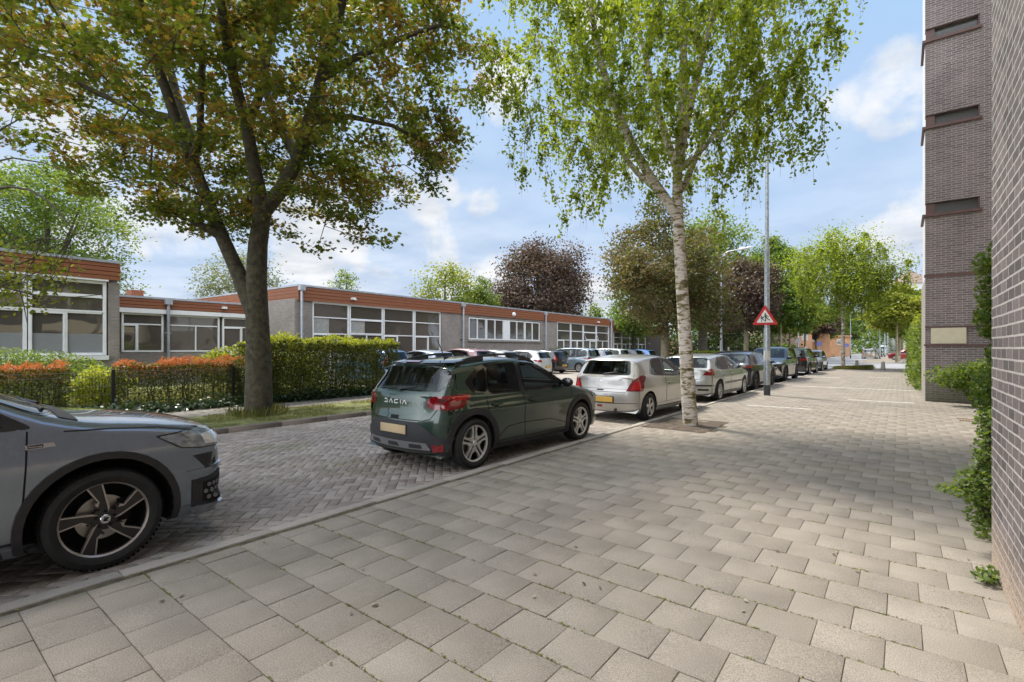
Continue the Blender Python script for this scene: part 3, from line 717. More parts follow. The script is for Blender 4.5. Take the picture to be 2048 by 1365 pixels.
# ================================================================ trees farther off
def std_tree(name, label, cat, px, Z, ytop, ybot, wpx, lmat, bmat, nleaf, lsize, nattr=160, shape='quad', group=None, seed=1, rx=None, lean=0, trunk_r=.2, round_=1, up=.3, shell=.45, blobs=6, fork=.35, base_z=0, spreadf=1, **kw):
    """crown between picture rows ytop and ybot, wpx wide, standing at depth Z"""
    r = np.random.RandomState(seed)
    b = WZ(px, Z, base_z); zt = HZ(ytop, Z)-base_z; zb = HZ(ybot, Z)-base_z; rw = wpx/2/FPX*Z
    zc = (zt+zb)/2; rh = (zt-zb)/2
    E = [(lean, 0, zc, rw*.78, rw*.78, rh*.86)]
    for k in range(blobs):
        a = 2*math.pi*k/blobs+r.rand(); h = r.uniform(-.65, .62); q = math.sqrt(max(0, 1-h*h))
        s = r.uniform(.28, .42)
        E.append((lean+math.cos(a)*rw*q*.68, math.sin(a)*rw*q*.68, zc+h*rh*.85, rw*s, rw*s, min(rw, rh)*s))
    E.append((lean, 0, zt-rh*.3, rw*.35, rw*.35, rh*.3))
    limbs = [([(0, 0, -.1), (0, 0, zb*.5+.2), (lean*.4, 0, zb+rh*fork), (lean, 0, zc), (lean, 0, zt-rh*.35)], (trunk_r, trunk_r*.25))]
    for k in range(4):
        a = 2*math.pi*k/4+r.rand(); 
        limbs.append(([(lean*.4, 0, zb+rh*fork*.8), (lean+math.cos(a)*rw*.35, math.sin(a)*rw*.35, zc), (lean+math.cos(a)*rw*.6, math.sin(a)*rw*.6, zc+rh*.4)], (trunk_r*.45, trunk_r*.12)))
    return tree(name, label, cat, b, limbs, E, nattr, nleaf, lsize, shape, lmat, bmat, group, seed, r0=.012*Z/30, spread=.055*rw*2*spreadf+.12, shell=shell, up=up, step=.9, rz=0, **kw)
std_tree('maple_tree', 'brown leaved maple with straight bare trunk between the road and the car park', 'tree', 1330, 28, 400, 690, 285, M['leaf_brown'], M['bark_pale'], 30000, .17, seed=41, trunk_r=.27, nattr=240, blobs=11, shell=.55, spreadf=.62)
std_tree('maple_tree', 'small purple brown maple with pale trunk behind the parked dark cars', 'tree', 1492, 42, 512, 668, 150, M['leaf_copper'], M['bark_pale'], 19000, .22, seed=42, trunk_r=.22)
std_tree('broadleaf_tree', 'tall green tree behind the brown maple, topmost of the trees by the road', 'tree', 1405, 52, 430, 665, 250, M['leaf_green'], M['bark_dark'], 24000, .30, seed=43, trunk_r=.5, lean=.3)
std_tree('broadleaf_tree', 'dark green tree with thick trunk beside the fence behind the silver hatchbacks', 'tree', 1268, 56, 560, 690, 120, M['leaf_green'], M['bark_dark'], 6000, .32, seed=44, trunk_r=.3)
std_tree('broadleaf_tree', 'upright bright green tree right of the purple maple', 'tree', 1540, 56, 470, 680, 120, M['leaf_green'], M['bark_dark'], 15000, .30, seed=45, trunk_r=.3)
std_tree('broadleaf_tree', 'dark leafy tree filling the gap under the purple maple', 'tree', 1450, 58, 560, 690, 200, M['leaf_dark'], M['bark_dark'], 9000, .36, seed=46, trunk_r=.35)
std_tree('copper_beech', 'broad round copper beech with dark purple leaves behind the school roof', 'tree', 1075, 72, 484, 690, 225, M['leaf_copper'], M['bark_dark'], 42000, .36, seed=47, trunk_r=.6, nattr=420)
std_tree('broadleaf_tree', 'yellow green tree left of the copper beech behind the school', 'tree', 890, 62, 520, 690, 155, M['leaf_lime'], M['bark_dark'], 6500, .34, seed=48, trunk_r=.3, shell=.2)
std_tree('conifer_tree', 'rounded light green bushy tree against the copper beech', 'tree', 965, 66, 552, 690, 85, M['leaf_green'], M['bark_dark'], 6500, .3, seed=49, trunk_r=.25)
std_tree('broadleaf_tree', 'small pale green tree top showing above the middle of the school roof', 'tree', 693, 80, 530, 680, 78, M['leaf_green'], M['bark_dark'], 2600, .34, seed=50, trunk_r=.25, shell=.1)
std_tree('willow_tree', 'silvery grey leaved tree behind the maple trunk', 'tree', 487, 50, 490, 650, 190, M['leaf_pale'], M['bark_dark'], 7000, .24, seed=51, trunk_r=.3, shell=.1)
std_tree('broadleaf_tree', 'light green tree rising behind the left end of the school', 'tree', 95, 30, 315, 640, 330, M['leaf_green'], M['bark_dark'], 26000, .19, seed=52, trunk_r=.3, shell=.15, nattr=260, spreadf=.8)
std_tree('broadleaf_tree', 'green tree tip at the far end of the school roof', 'tree', 1190, 90, 605, 690, 40, M['leaf_green'], M['bark_dark'], 1500, .4, seed=53, trunk_r=.3)
std_tree('birch_tree', 'smaller birch with straight white trunk on the grass patch by the bollards', 'tree', 1686, 36.4, 450, 632, 225, M['leaf_birch'], M['bark_birch'], 15000, .14, seed=54, strands=1900, slen=1.3, sleaf=15, trunk_r=.16, shape='quad', shell=.05, group=None, nattr=280, blobs=9, fork=.2, spreadf=.9)
# the avenue beyond the crossing
cnt = 0
av = [(-10.5, 62, 'leaf_green', 9.5, 4.2), (-11, 71, 'leaf_lime', 9, 4.0), (-10.5, 80, 'leaf_green', 9, 4.2), (-10.6, 93, 'leaf_copper', 8, 3.8), (-10.8, 108, 'leaf_green', 10, 4.5), (-10.8, 128, 'leaf_green', 11, 4.8), (-11, 155, 'leaf_dark', 12, 5.5),
      (-.3, 68, 'leaf_lime', 8.5, 3.6), (-.1, 77, 'leaf_green', 9, 3.8), (.2, 87, 'leaf_green', 9.5, 4.0), (0, 99, 'leaf_lime', 9.5, 4.2), (.3, 114, 'leaf_green', 10, 4.4), (0, 134, 'leaf_green', 10.5, 4.8), (.5, 162, 'leaf_green', 12, 5.5)]
AVN = ['nearest', 'second', 'third', 'fourth', 'fifth', 'sixth', 'farthest']
for k, (x, y, lm, h, rw) in enumerate(av):
    side = 'left' if k < 7 else 'right'; q = AVN[k % 7]
    colr = {'leaf_green': 'green', 'leaf_lime': 'yellow green', 'leaf_copper': 'reddish brown', 'leaf_dark': 'dark green'}[lm]
    zb = 2.9; zc = (h+zb)/2; rh = (h-zb)/2
    E = [(0, 0, zc, rw*.8, rw*.8, rh*.9)]
    rr = np.random.RandomState(70+k)
    for q_ in range(5):
        a = q_*1.26+rr.rand(); E.append((math.cos(a)*rw*.6, math.sin(a)*rw*.6, zc+rr.uniform(-.5, .5)*rh, rw*.38, rw*.38, rh*.4))
    tree('street_tree', f'{colr} street tree in the far avenue, {q} on its {side} side', 'tree', (x, y, 0),
         [([(0, 0, -.1), (0, 0, zb), (0, 0, zc+rh*.4)], (.17, .06))], E, 90, 8500 if y < 100 else 5500, .30+y*.0012, 'quad', M[lm], M['bark_pale'], 'trees lining the far avenue', seed=80+k, r0=.03, spread=.4, shell=.4, step=1.2)
# background greenery masses
def mass(name, label, cat, pts, zt, thick, lmat, n, ls, seed, z0=0):
    """a long belt of leaves following a ground polyline"""
    r = np.random.RandomState(seed); P = [np.array(p) for p in pts]
    seg = [(a, b, np.linalg.norm(b-a)) for a, b in zip(P[:-1], P[1:])]; tot = sum(s[2] for s in seg)
    C = []
    for a, b, l_ in seg:
        m = int(n*l_/tot); t = r.rand(m); c = a[None]+(b-a)[None]*t[:, None]+r.normal(size=(m, 2))*thick*.4
        from mathutils import noise
        top = np.array([zt*(.72+.28*noise.noise(Vector((q[0]*.16, q[1]*.16, seed)))+.12*noise.noise(Vector((q[0]*.6, q[1]*.6, seed)))) for q in c])
        z = z0+(top-z0)*r.rand(m)**.8
        C.append(np.c_[c, z])
    C = np.vstack(C); return leaves(name, C, ls, 'quad', lmat, seed, .3)
def g2(px, Z): v = WZ(px, Z); return (v.x, v.y)
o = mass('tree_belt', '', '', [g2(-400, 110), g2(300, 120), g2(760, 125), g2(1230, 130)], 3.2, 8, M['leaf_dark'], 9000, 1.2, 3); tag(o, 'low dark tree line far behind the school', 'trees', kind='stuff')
o = mass('tree_belt', '', '', [(-60, 105), (-30, 125), (-13, 180), (-4, 205), (8, 190), (16, 140), (26, 110)], 15, 7, M['leaf_green'], 26000, .85, 4); tag(o, 'dense far trees closing the end of the avenue', 'trees', kind='stuff')
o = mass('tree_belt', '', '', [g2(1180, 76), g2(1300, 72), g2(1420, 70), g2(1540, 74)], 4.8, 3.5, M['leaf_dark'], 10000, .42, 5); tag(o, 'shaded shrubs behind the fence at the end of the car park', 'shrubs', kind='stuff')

# ================================================================ hedges and shrubs
def hedge(name, label, cat, x0, x1, y0, y1, h, mat, n, ls, seed, top=None, topn=0, tophi=.12, core=True, rough=.09, rot=0, z0=0, gapf=0, group=None, corecol=None, toplabel=None):
    r = np.random.RandomState(seed); cx, cy = (x0+x1)/2, (y0+y1)/2
    root = empty(name, (cx, cy, z0), rot, label, cat, group); a, b = (x1-x0)/2, (y1-y0)/2
    from mathutils import noise
    def wob(p, k=1.0): return noise.noise(Vector((p[0]*1.3+seed, p[1]*1.3, p[2]*1.6)))*rough*k*1.6
    # surfaces: choose by area
    ar = np.array([2*b*h, 2*b*h, 2*a*h, 2*a*h, 4*a*b]); f = r.choice(5, n, p=ar/ar.sum()); u, v = r.uniform(-1, 1, n), r.rand(n)
    C = np.zeros((n, 3))
    for i in range(n):
        if f[i] == 0: p = (-a, u[i]*b, v[i]*h); nn = (-1, 0, 0)
        elif f[i] == 1: p = (a, u[i]*b, v[i]*h); nn = (1, 0, 0)
        elif f[i] == 2: p = (u[i]*a, -b, v[i]*h); nn = (0, -1, 0)
        elif f[i] == 3: p = (u[i]*a, b, v[i]*h); nn = (0, 1, 0)
        else: p = (u[i]*a, (2*v[i]-1)*b, h); nn = (0, 0, 1)
        d = wob(p)+r.normal()*rough*.35-rough*.3
        C[i] = (p[0]+nn[0]*d, p[1]+nn[1]*d, max(.02, p[2]+nn[2]*d))
    # thin stems
    s = MB()
    for k in range(int(b*2*7)+4):
        yy = r.uniform(-b, b); xx = r.uniform(-a*.5, a*.5)
        s.tube([(xx, yy, 0), (xx+r.normal()*.06, yy+r.normal()*.08, h*.5), (xx+r.normal()*.12, yy+r.normal()*.16, h*.9)], [.014, .010, .004], 4)
    s.build('stems', M['bark_dark'], root)
    if gapf:   # thin out the lower half so light shows through
        keep = ~((C[:, 2] < h*.62) & (r.rand(n) < gapf))
        C = C[keep]
    if core:
        inner = MB(); ni = int(n*.5)
        I = np.c_[r.uniform(-a*.85, a*.85, ni), r.uniform(-b*.98, b*.98, ni), r.uniform(.05, h*.95, ni)]
        if gapf: I = I[~((I[:, 2] < h*.6) & (r.rand(len(I)) < gapf*1.1))]
        C = np.vstack([C, I])
    leaves('foliage', C, ls, 'quad', mat, seed, .2, root)
    if top:
        T = np.zeros((topn, 3)); T[:, 0] = r.uniform(-a*1.02, a*1.02, topn); T[:, 1] = r.uniform(-b, b, topn)
        for i in range(topn):
            q = .5+.9*noise.noise(Vector((T[i, 1]*1.8, T[i, 0], seed)))+.5*noise.noise(Vector((T[i, 1]*6, T[i, 0]*3, seed+3)))
            T[i, 2] = h-.05+tophi*max(.1, q)*r.rand()**.7-(.28*r.rand()**2 if r.rand() < .35 else 0)
        leaves('new_growth', T, ls*.95, 'slim' if top is M['leaf_red'] else 'quad', top, seed+5, .0, root, rnd=None, tdir=np.array([0, 0, 1.0]))
    return root
FX = -14.0
hedge('hedge', 'tall clipped hedge with yellow green new growth on top beside the car park entrance', 'hedge', -14.9, -13.45, 6.3, 11.0, 1.66, M['leaf_hedge'], 24000, .065, 61, M['leaf_new'], 12000, .34, rough=.14)
hedge('hedge', 'low hedge with orange red tips behind the wire fence, nearest the maple trunk', 'hedge', -15.0, -14.2, 3.5, 6.4, 1.08, M['leaf_hedge'], 8500, .06, 62, M['leaf_red'], 9000, .27, gapf=.42, group='red tipped hedges')
hedge('hedge', 'low hedge with orange red tips behind the wire fence, above the grey bonnet', 'hedge', -15.0, -14.2, -3.5, 2.6, 1.05, M['leaf_hedge'], 13000, .065, 63, M['leaf_red'], 13000, .27, gapf=.22, group='red tipped hedges')
hedge('shrub', 'small bronze tipped shrub at the left corner of the tall hedge', 'shrub', -14.5, -13.5, 5.9, 6.9, 1.22, M['leaf_hedge'], 2500, .06, 64, M['leaf_red'], 900, .22)
def bush(name, label, cat, c, rx, ry, rz, mat, n, ls, seed, top=None, shape='quad', group=None, nst=9, up=.4):
    r = np.random.RandomState(seed); root = empty(name, c, 0, label, cat, group)
    s = MB()
    for k in range(nst):
        a = r.rand()*6.28; q = r.uniform(.3, .85)
        s.tube([(0, 0, 0), (math.cos(a)*rx*q*.5, math.sin(a)*ry*q*.5, rz*.8), (math.cos(a)*rx*q, math.sin(a)*ry*q, rz*(1.2+.5*r.rand()))], [.02, .012, .004], 4)
    s.build('stems', M['bark_dark'], root)
    E = [(0, 0, rz, rx*.85, ry*.85, rz*.85)]
    E = [(0, 0, rz*.9, rx*.72, ry*.72, rz*.75)]
    for k in range(15):
        a = k*2.4+r.rand(); q = r.uniform(.45, .85); t = r.uniform(.22, .36); E.append((math.cos(a)*rx*q, math.sin(a)*ry*q, rz*r.uniform(.45, 1.55)*(1.15-.35*q), rx*t, ry*t, rz*t*1.1))
    C = in_ell(r, n, E, .35); C[:, 2] = np.maximum(C[:, 2], .02)
    leaves('foliage', C, ls, shape, mat, seed, up, root)
    return root
bush('shrub', 'rounded dull green shrub in front of the left school windows', 'shrub', (-17.2, 2.0, 0), 1.4, 2.8, .92, M['leaf_green'], 12000, .07, 65)
bush('shrub', 'bright yellow green bush beside the orange hedge gap, left of the downpipe', 'shrub', (-15.4, 3.35, 0), .6, .75, .62, M['leaf_new'], 3000, .075, 66)
bush('rhododendron', 'glossy bright green rhododendron behind the orange hedge, left of the maple trunk', 'shrub', (-17.3, 7.2, 0), 1.1, 1.5, .98, M['leaf_lime'], 4200, .11, 67, shape='oval')
bush('rhododendron', 'second glossy green rhododendron, partly hidden by the maple trunk', 'shrub', (-17.2, 9.3, 0), 1.0, 1.2, .98, M['leaf_lime'], 3200, .11, 68, shape='oval')
bush('shrub', 'loose grey green shrub under the strip window behind the pink car', 'shrub', (-21.3, 22.2, -.06), .9, 1.3, 1.02, M['leaf_pale'], 3600, .09, 69, shape='slim')
bush('shrub', 'small green shrub by the far classroom windows above the minivan', 'shrub', (-21.6, 33.2, -.06), .6, .9, 1.0, M['leaf_green'], 2200, .1, 70, shape='slim')
# lawn in the sun behind the fence, ivy, verge grass
def scatter_blades(name, label, cat, n, x0, x1, y0, y1, z, h, mat, seed, fn=None, shape='blade'):
    r = np.random.RandomState(seed); C = np.c_[r.uniform(x0, x1, n), r.uniform(y0, y1, n), np.full(n, z)]
    if fn: C = C[np.array([fn(c) for c in C])]
    o = leaves(name, C, h, shape, mat, seed, .0, None, 0, None, np.array([0, 0, 1.3])); return tag(o, label, cat, kind='stuff')
from mathutils import noise as _n
scatter_blades('grass', 'short patchy grass on the verge around the maple', 'grass', 26000, -11.95, -9.95, -3, 10.5, .015, .055, M['grass'], 5, lambda c: _n.noise(Vector((c[0]*1.4, c[1]*1.4, 2)))+.3*_n.noise(Vector((c[0]*5, c[1]*5, 2))) > -.12)
scatter_blades('grass', 'taller grass tufts at the foot of the maple', 'grass', 900, TB.x-.2, TB.x+1.0, TB.y-.6, TB.y+1.0, .01, .22, M['grass'], 6, lambda c: .33 < (Vector((c[0], c[1]))-Vector((TB.x, TB.y))).length < .62)
scatter_blades('lawn_grass', 'sunlit lawn grass behind the wire fence', 'grass', 24000, -21.5, -14.4, -4, 11, 0, .13, M['grass'], 7)
scatter_blades('grass', 'green grass patch at the foot of the smaller birch', 'grass', 7000, KX+.2, -1.6, 42.2, 45.4, .03, .22, M['grass'], 8)
r_ = np.random.RandomState(9); C = []
for k in range(9000):
    y = r_.uniform(-3, 11.2); dens = .35+.65*(_n.noise(Vector((y*.7, 3, 1)))*.5+.5)
    x = FX+.42+r_.normal()*.16 if y < 6.3 else -13.38+r_.normal()*.09
    z = abs(r_.normal())*.16*dens*(1.3 if y > 6 else 1)
    if y < 2.5 and r_.rand() < .6: continue
    C.append((x, y, .02+z))
o = leaves('ivy', C, .075, 'maple', M['leaf_ivy'], 10, .5); tag(o, 'dark ivy creeping along the foot of fence and hedge', 'ivy', kind='stuff')
# greenery on the near brick wall
bush('shrub', 'green shrub spreading from the tower foot beneath the cream panel', 'shrub', (2.0, 17.2, 0), 1.35, .9, .78, M['leaf_green'], 6500, .085, 71, nst=14)
r_ = np.random.RandomState(12)
def wallplant(name, label, segs, n, ls, mat, seed):
    r = np.random.RandomState(seed); C = []; root = empty(name, segs[0][:3], 0, label, 'climber'); o0 = np.array(segs[0][:3])
    for x, y, z, rad, hh in segs:
        m = int(n*rad*hh/sum(s[3]*s[4] for s in segs))
        d = r.normal(size=(m, 3)); d /= np.linalg.norm(d, axis=1)[:, None]; d *= (r.rand(m)**.4)[:, None]
        C.append(np.array([x, y, z])+d*np.array([rad, rad, hh]))
    C = np.vstack(C)-o0
    b = MB()
    pts = [np.array(s[:3])-o0 for s in segs]
    b.tube([tuple(p) for p in pts], [.03*(1-.6*i/len(pts)) for i in range(len(pts))], 5); b.build('stem', M['bark_dark'], root)
    leaves('foliage', C, ls, 'oval', mat, seed, .3, root)
    return root
wallplant('climbing_shrub', 'tall glossy green shrub rising just beyond the corner of the near brick wall',
    [(1.0, 8.0, .4, .28, .55), (.92, 8.0, .95, .28, .4), (.95, 8.05, 1.45, .17, .3), (.84, 8.0, 1.85, .17, .26), (.90, 8.0, 2.15, .22, .22), (.86, 8.0, 2.45, .20, .22), (.93, 8.0, 2.70, .14, .12)], 5200, .060, M['leaf_green'], 73)
wallplant('creeping_shrub', 'low small leaved shrub hugging the corner of the near brick wall',
    [(.62, 5.4, .05, .16, .14), (.50, 5.05, .28, .13, .16), (.46, 4.95, .5, .16, .16), (.36, 5.0, .44, .16, .05), (.5, 4.95, .72, .10, .18), (.50, 5.0, .95, .08, .12)], 2600, .032, M['leaf_green'], 74)
wallplant('weed', 'small green weed sprouting where the near wall meets the tiles', [(.46, 4.45, .02, .09, .06), (.42, 4.35, .05, .07, .03)], 170, .035, M['leaf_green'], 75)
hedge('hedge', 'bright green hedge running away behind the brick tower', 'hedge', .45, 1.6, 21.8, 40, 2.45, M['leaf_green'], 16000, .12, 76, M['leaf_new'], 3000, .5, rough=.25)
hedge('hedge', 'dark green garden hedge along the left side of the far avenue', 'hedge', -13.2, -12.2, 66, 118, 1.9, M['leaf_green'], 12000, .3, 78, rough=.2)
hedge('hedge', 'low clipped bright green hedge in front of the dark trees beyond the car park', 'hedge', -15.5, -10.6, 46, 47, 1.2, M['leaf_lime'], 4000, .14, 77)
M['slitglass'] = plain('slit_glass', (.10, .10, .098), .25, coat=.5)

# ================================================================ school
SO = Vector((-22.0, 12.1, -.06)); SD = Vector((-1.1, 33.9, 0)).normalized(); SR = math.atan2(-SD.x, SD.y)
school = empty('school_building', SO, SR, 'long low grey brick school with orange brown fascia boards and white window frames', 'building')
def SY(px, xl=0.0):
    """distance along the facade (local y) seen at picture column px, plane at local x = xl"""
    X, Z = (px-1024)/FPX, 1.0
    d = Vector((X*math.cos(TH)-Z*math.sin(TH), X*math.sin(TH)+Z*math.cos(TH), 0))
    n = Vector((SD.y, -SD.x, 0)); o = SO+n*xl
    t = n.dot(Vector((o.x, o.y, 0)))/n.dot(d); p = d*t
    return (p-Vector((o.x, o.y, 0))).dot(SD)
HM = 4.5; FH = .66
M['seamwood'] = plain('board_joint', (.06, .022, .012), .9)
def fascia(y0, y1, x, ztop, h, nb=4, side=None):
    b = MB(); bh = h/nb
    for k in range(nb):
        b.box2((x, y0, ztop-h+k*bh+.012), (x+.10, y1, ztop-h+(k+1)*bh-.012), M['clad']); b.box2((x-.02, y0, ztop-h+(k+1)*bh-.0119), (x+.085, y1, ztop-h+(k+1)*bh+.0119), M['seamwood']) if k < nb-1 else None
        if side is not None: b.box2((side, y0-.10, ztop-h+k*bh+.006), (x+.10, y0-.0005, ztop-h+(k+1)*bh-.004), M['clad'])
    b.build('fascia_board', M['clad'], school)
    t = MB(); t.box2((x-.3, y0-.12, ztop), (x+.135, y1+.03, ztop+.085)); 
    if side is not None: t.box2((side, y0-.135, ztop), (x-.301, y0+.2, ztop+.085))
    t.build('roof_trim', M['zinc'], school)
EV = SY(1226)
b = MB(); b.box2((-14, 0, 0), (-.22, EV, HM-.01)); b.build('wall', M['brick_dark'], school)
P = lambda px, xl=0: SY(px, xl)
piers = [(0, P(624)), (P(883), P(937)), (P(1081), P(1114)), (P(1219), EV)]
b = MB()
for a, c in piers: b.box2((-.22, a, 0), (0, c, HM-FH+.03))
b.box2((-.22, P(624)+.001, 0), (-.012, P(883)-.001, .35))
b.box2((-.22, P(1114)+.001, 0), (-.012, P(1219)-.001, .35))
zs1 = 1.55+.55
b.box2((-.22, P(937)+.001, 0), (-.004, P(1081)-.001, zs1))
b.box2((-.22, P(937)+.001, 3.62), (-.004, P(1081)-.001, HM-FH+.03))
b.box2((-14, -.22, 0), (0-.0, -.0005, HM-FH+.03))
b.build('wall', M['brick_school'], school)
fascia(0, EV, 0, HM-.06, FH, 4, side=-14)
b = MB(); b.box2((-14, 0.1, HM-.005), (-.31, EV-.01, HM+.01)); b.build('roof', M['zinc'], school)

def window(x, y0, y1, z0, z1, cells, bar=.05, outer=.07, depth=.08, opts=''):
    """cells: (u0,u1,v0,v1,kind) kind: g glass, f lower half frosted, c casement with own frame, o tilted open, k curtain behind"""
    f = MB(); g = MB(); fr = MB()
    dy, dz = y1-y0, z1-z0; xf = x-.02
    for (a, c, d, e) in ((y0, y0+outer, z0, z1), (y1-outer, y1, z0, z1)): f.box2((xf-depth, a, d), (xf, c, e))
    f.box2((xf-depth, y0+outer, z1-outer), (xf-.001, y1-outer, z1)); f.box2((xf-depth, y0+outer, z0), (xf+.03, y1-outer, z0+outer))
    fz = False
    for (u0, u1, v0, v1, kd) in cells:
        a, c, d, e = y0+u0*dy, y0+u1*dy, z0+v0*dz, z0+v1*dz
        if u0 > .001: f.box2((xf-depth+.01, a-bar/2, max(d, z0+outer)), (xf-.004, a+bar/2, min(e, z1-outer)))
        if v0 > .001: f.box2((xf-depth+.01, max(a, y0+outer)+bar/2, d-bar/2), (xf-.007, min(c, y1-outer)-bar/2, d+bar/2))
        if kd in 'cfo':
            q = .055
            if kd == 'o':
                f.add([(xf+.01, a+.03, e-.03), (xf+.01, c-.03, e-.03), (xf+.26, c-.03, d+.06), (xf+.26, a+.03, d+.06), (xf+.01, a+.09, e-.09), (xf+.01, c-.09, e-.09), (xf+.24, c-.09, d+.12), (xf+.24, a+.09, d+.12)],
                      [(0, 1, 5, 4), (1, 2, 6, 5), (2, 3, 7, 6), (3, 0, 4, 7)])
            else:
                for (aa, cc, dd, ee) in ((a+.02, a+.02+q, d+.02, e-.02), (c-.02-q, c-.02, d+.02, e-.02), (a+.02+q, c-.02-q, e-.02-q, e-.02), (a+.02+q, c-.02-q, d+.02, d+.02+q)):
                    f.box2((xf-.05, aa, dd), (xf+.008, cc, ee))
        g.box2((xf-.062, a+.012, d+.012), (xf-.056, c-.012, e-.012))
        if kd in 'fh': fr.box2((xf-.054, a+.03, d+.03), (xf-.052, c-.03, d+(e-d)*.5)); fz = True
    w = f.build('window', M['white'], school)
    pn = g.build('pane', M['winglass'], w)
    if fz: fr.build('frosted_film', M['frost'], w)
    if 'b' in opts:
        cu = MB()
        for (u0, u1, v0, v1, kd) in cells[-2:-1]: cu.box2((xf-.0535, y0+(u0+.02)*dy+.04, z0+v0*dz+.04), (xf-.0525, y0+(u0+(u1-u0)*.45)*dy, z0+v1*dz-.04))
        cu.build('curtain', M['curtain'], w)
    return w
zt = HM-FH-.06
R0 = (zt-.35)
def bay(px0, px1, kinds, xl=0, z0=.35, z1=zt, mid=.5, opts=''):
    """classroom bay: two transoms above, two lights below"""
    a, b_, c, d = kinds
    cells = [(0, mid, 0, .56, a), (mid, 1, 0, .56, b_), (0, 1, .56, .79, c), (0, 1, .79, 1, d)]
    window(xl, P(px0, xl)+.01, P(px1, xl)-.01, z0, z1, cells, opts=opts)
bay(625, 699, 'chgg', opts='b'); bay(699.5, 767, 'hhcg', opts='b'); bay(767.5, 829, 'cggg', mid=.45); bay(829.5, 882, 'fhgg', mid=.52)
for a_, c_ in ((624, 883), (1114, 1219)): b = MB(); b.box2((-.03, P(a_)-.03, zt+.002), (.07, P(c_)+.03, zt+.09)); b.build('window_lintel', M['white'], school)
bay(1115, 1142, 'cggg'); bay(1142.5, 1167, 'ffgg'); bay(1167.5, 1193, 'hcog'); bay(1193.5, 1218, 'gggg')
# strip window
y0, y1 = P(938), P(1080)
for a, c in ((938, 973), (973.5, 1008), (1019, 1050), (1050.5, 1080)):
    window(-.0, P(a)+.005, P(c)-.005, zs1+.05, 3.6, [(0, .5, 0, 1, 'c'), (.5, 1, 0, 1, 'g')])
b = MB(); b.box2((-.12, P(1008), zs1+.05), (-.01, P(1019), 3.6)); b.build('window_panel', M['white'], school)
b = MB(); b.box2((-.02, y0-.15, zs1-.08), (.10, y1+.15, zs1+.045)); b.build('window_sill', M['concrete'], school)
# downpipes with hopper heads
def downpipe(px, xl=.0, top=HM-.1, z0=0):
    y = P(px, xl+.15); b = MB()
    b.box2((xl+.105, y-.13, top-.16), (xl+.30, y+.13, top+.10)); b.tube([(xl+.2, y, top-.16), (xl+.2, y, z0)], .06, 10)
    b.box2((xl+.0, y-.09, 2.2), (xl+.24, y+.09, 2.24)); b.build('downpipe', M['zinc'], school, sm=40)
for px in (602.5, 926, 1091, 1222): downpipe(px)
for px in (702, 1193):
    b = MB(); y = P(px); b.box((.2, y, HM-.42), (.22, .16, .10)); b.box((.28, y+.05, HM-.46), (.10, .10, .06)); b.build('floodlight', M['white'], school)
b = MB(); y = P(1025); b.lathe([(.0, .26), (.10, .24), (.16, .16), (.17, .10)], 16, (0, y, HM-.44), 'x'); b.build('bulkhead_lamp', M['white'], school, sm=40)
# end section, set back
x2 = -1.6; EV2 = P(1330, x2)
b = MB(); b.box2((-14, EV+.01, 0), (x2-.2, EV2, 4.0)); b.box2((x2-.2, P(1293, x2), 0), (x2, EV2, 3.6)); b.box2((x2-.2, EV+.01, 0), (x2-.01, P(1293, x2)-.001, .35)); b.build('wall', M['brick_dark'], school)
fascia(EV+.14, EV2, x2, 4.05, .62, 4)
for a, c in ((1228, 1244), (1244.5, 1260), (1260.5, 1277), (1277.5, 1292)):
    bay(a, c, 'cggg', x2, .35, 3.40)
# low linking section, set back, and left block
x3 = -3.3; LE = P(239)
LT = 3.66
b = MB(); b.box2((-14, LE, 0), (x3-.22, -.23, LT)); b.box2((x3-.22, LE+.0, 0), (x3-.01, -.231, 1.38)); b.build('wall', M['brick_school'], school)
fascia(LE+.14, -.36, x3, LT, .42, 3)
b = MB(); b.box2((x3-.02, LE+.01, LT-.62), (x3+.09, -.24, LT-.43)); b.build('window_lintel', M['white'], school)
zL = LT-.63
def lowbay(px0, px1, kinds, mid):
    a, b_ = kinds
    window(x3, P(px0, x3)+.01, P(px1, x3)-.01, 1.40, zL, [(0, mid, 0, .72, a), (mid, 1, 0, .72, b_), (0, 1, .72, 1, 'g')])
lowbay(243, 328, 'cg', .37); lowbay(336, 440, 'gg', .52); lowbay(445, 497, 'cg', .75); lowbay(498, 540, 'gg', .5)
downpipe(336, x3, LT-.05)
b = MB(); y = P(445, x3); b.box((x3+.2, y, LT-.2), (.22, .16, .10)); b.build('floodlight', M['white'], school)
LB0 = P(-330)
b = MB(); b.box2((-14, LB0, 0), (-.22, LE-.001, HM-.01)); b.build('wall', M['brick_school'], school)
b = MB(); b.box2((-.22, P(217), 0), (0, LE-.0, HM-FH+.03)); b.box2((-.22, LB0, 0), (-.012, P(217)-.001, 1.30)); b.build('wall', M['brick_dark'] if False else M['brick_school'], school)
b = MB()
fascia(LB0, LE, 0, HM+.03, .60, 4)
b = MB(); b.box2((-.03, LB0, zt+.10), (.09, P(216), zt+.19)); b.build('window_lintel', M['white'], school)
zz = zt+.09
def leftbay(px0, px1, mid, kc='hf'):
    window(0, P(px0)+.01, P(px1)-.01, 1.32, zz, [(0, mid, 0, .57, kc[0]), (mid, 1, 0, .57, kc[1]), (0, 1, .57, .80, 'c'), (0, 1, .80, 1, 'g')], outer=.09, bar=.07)
leftbay(56, 214, .46, 'fh'); leftbay(-90, 55, .5, 'hh'); leftbay(-250, -91, .5, 'hh')
b = MB(); b.box2((-.02, LB0, 1.16), (.12, P(216), 1.31)); b.build('window_sill', M['white'], school)
b = MB(); b.box2((x3-2.9, P(300, x3), LT), (x3-2.2, P(325, x3), LT+.55)); b.build('roof_box', M['clad'], school)

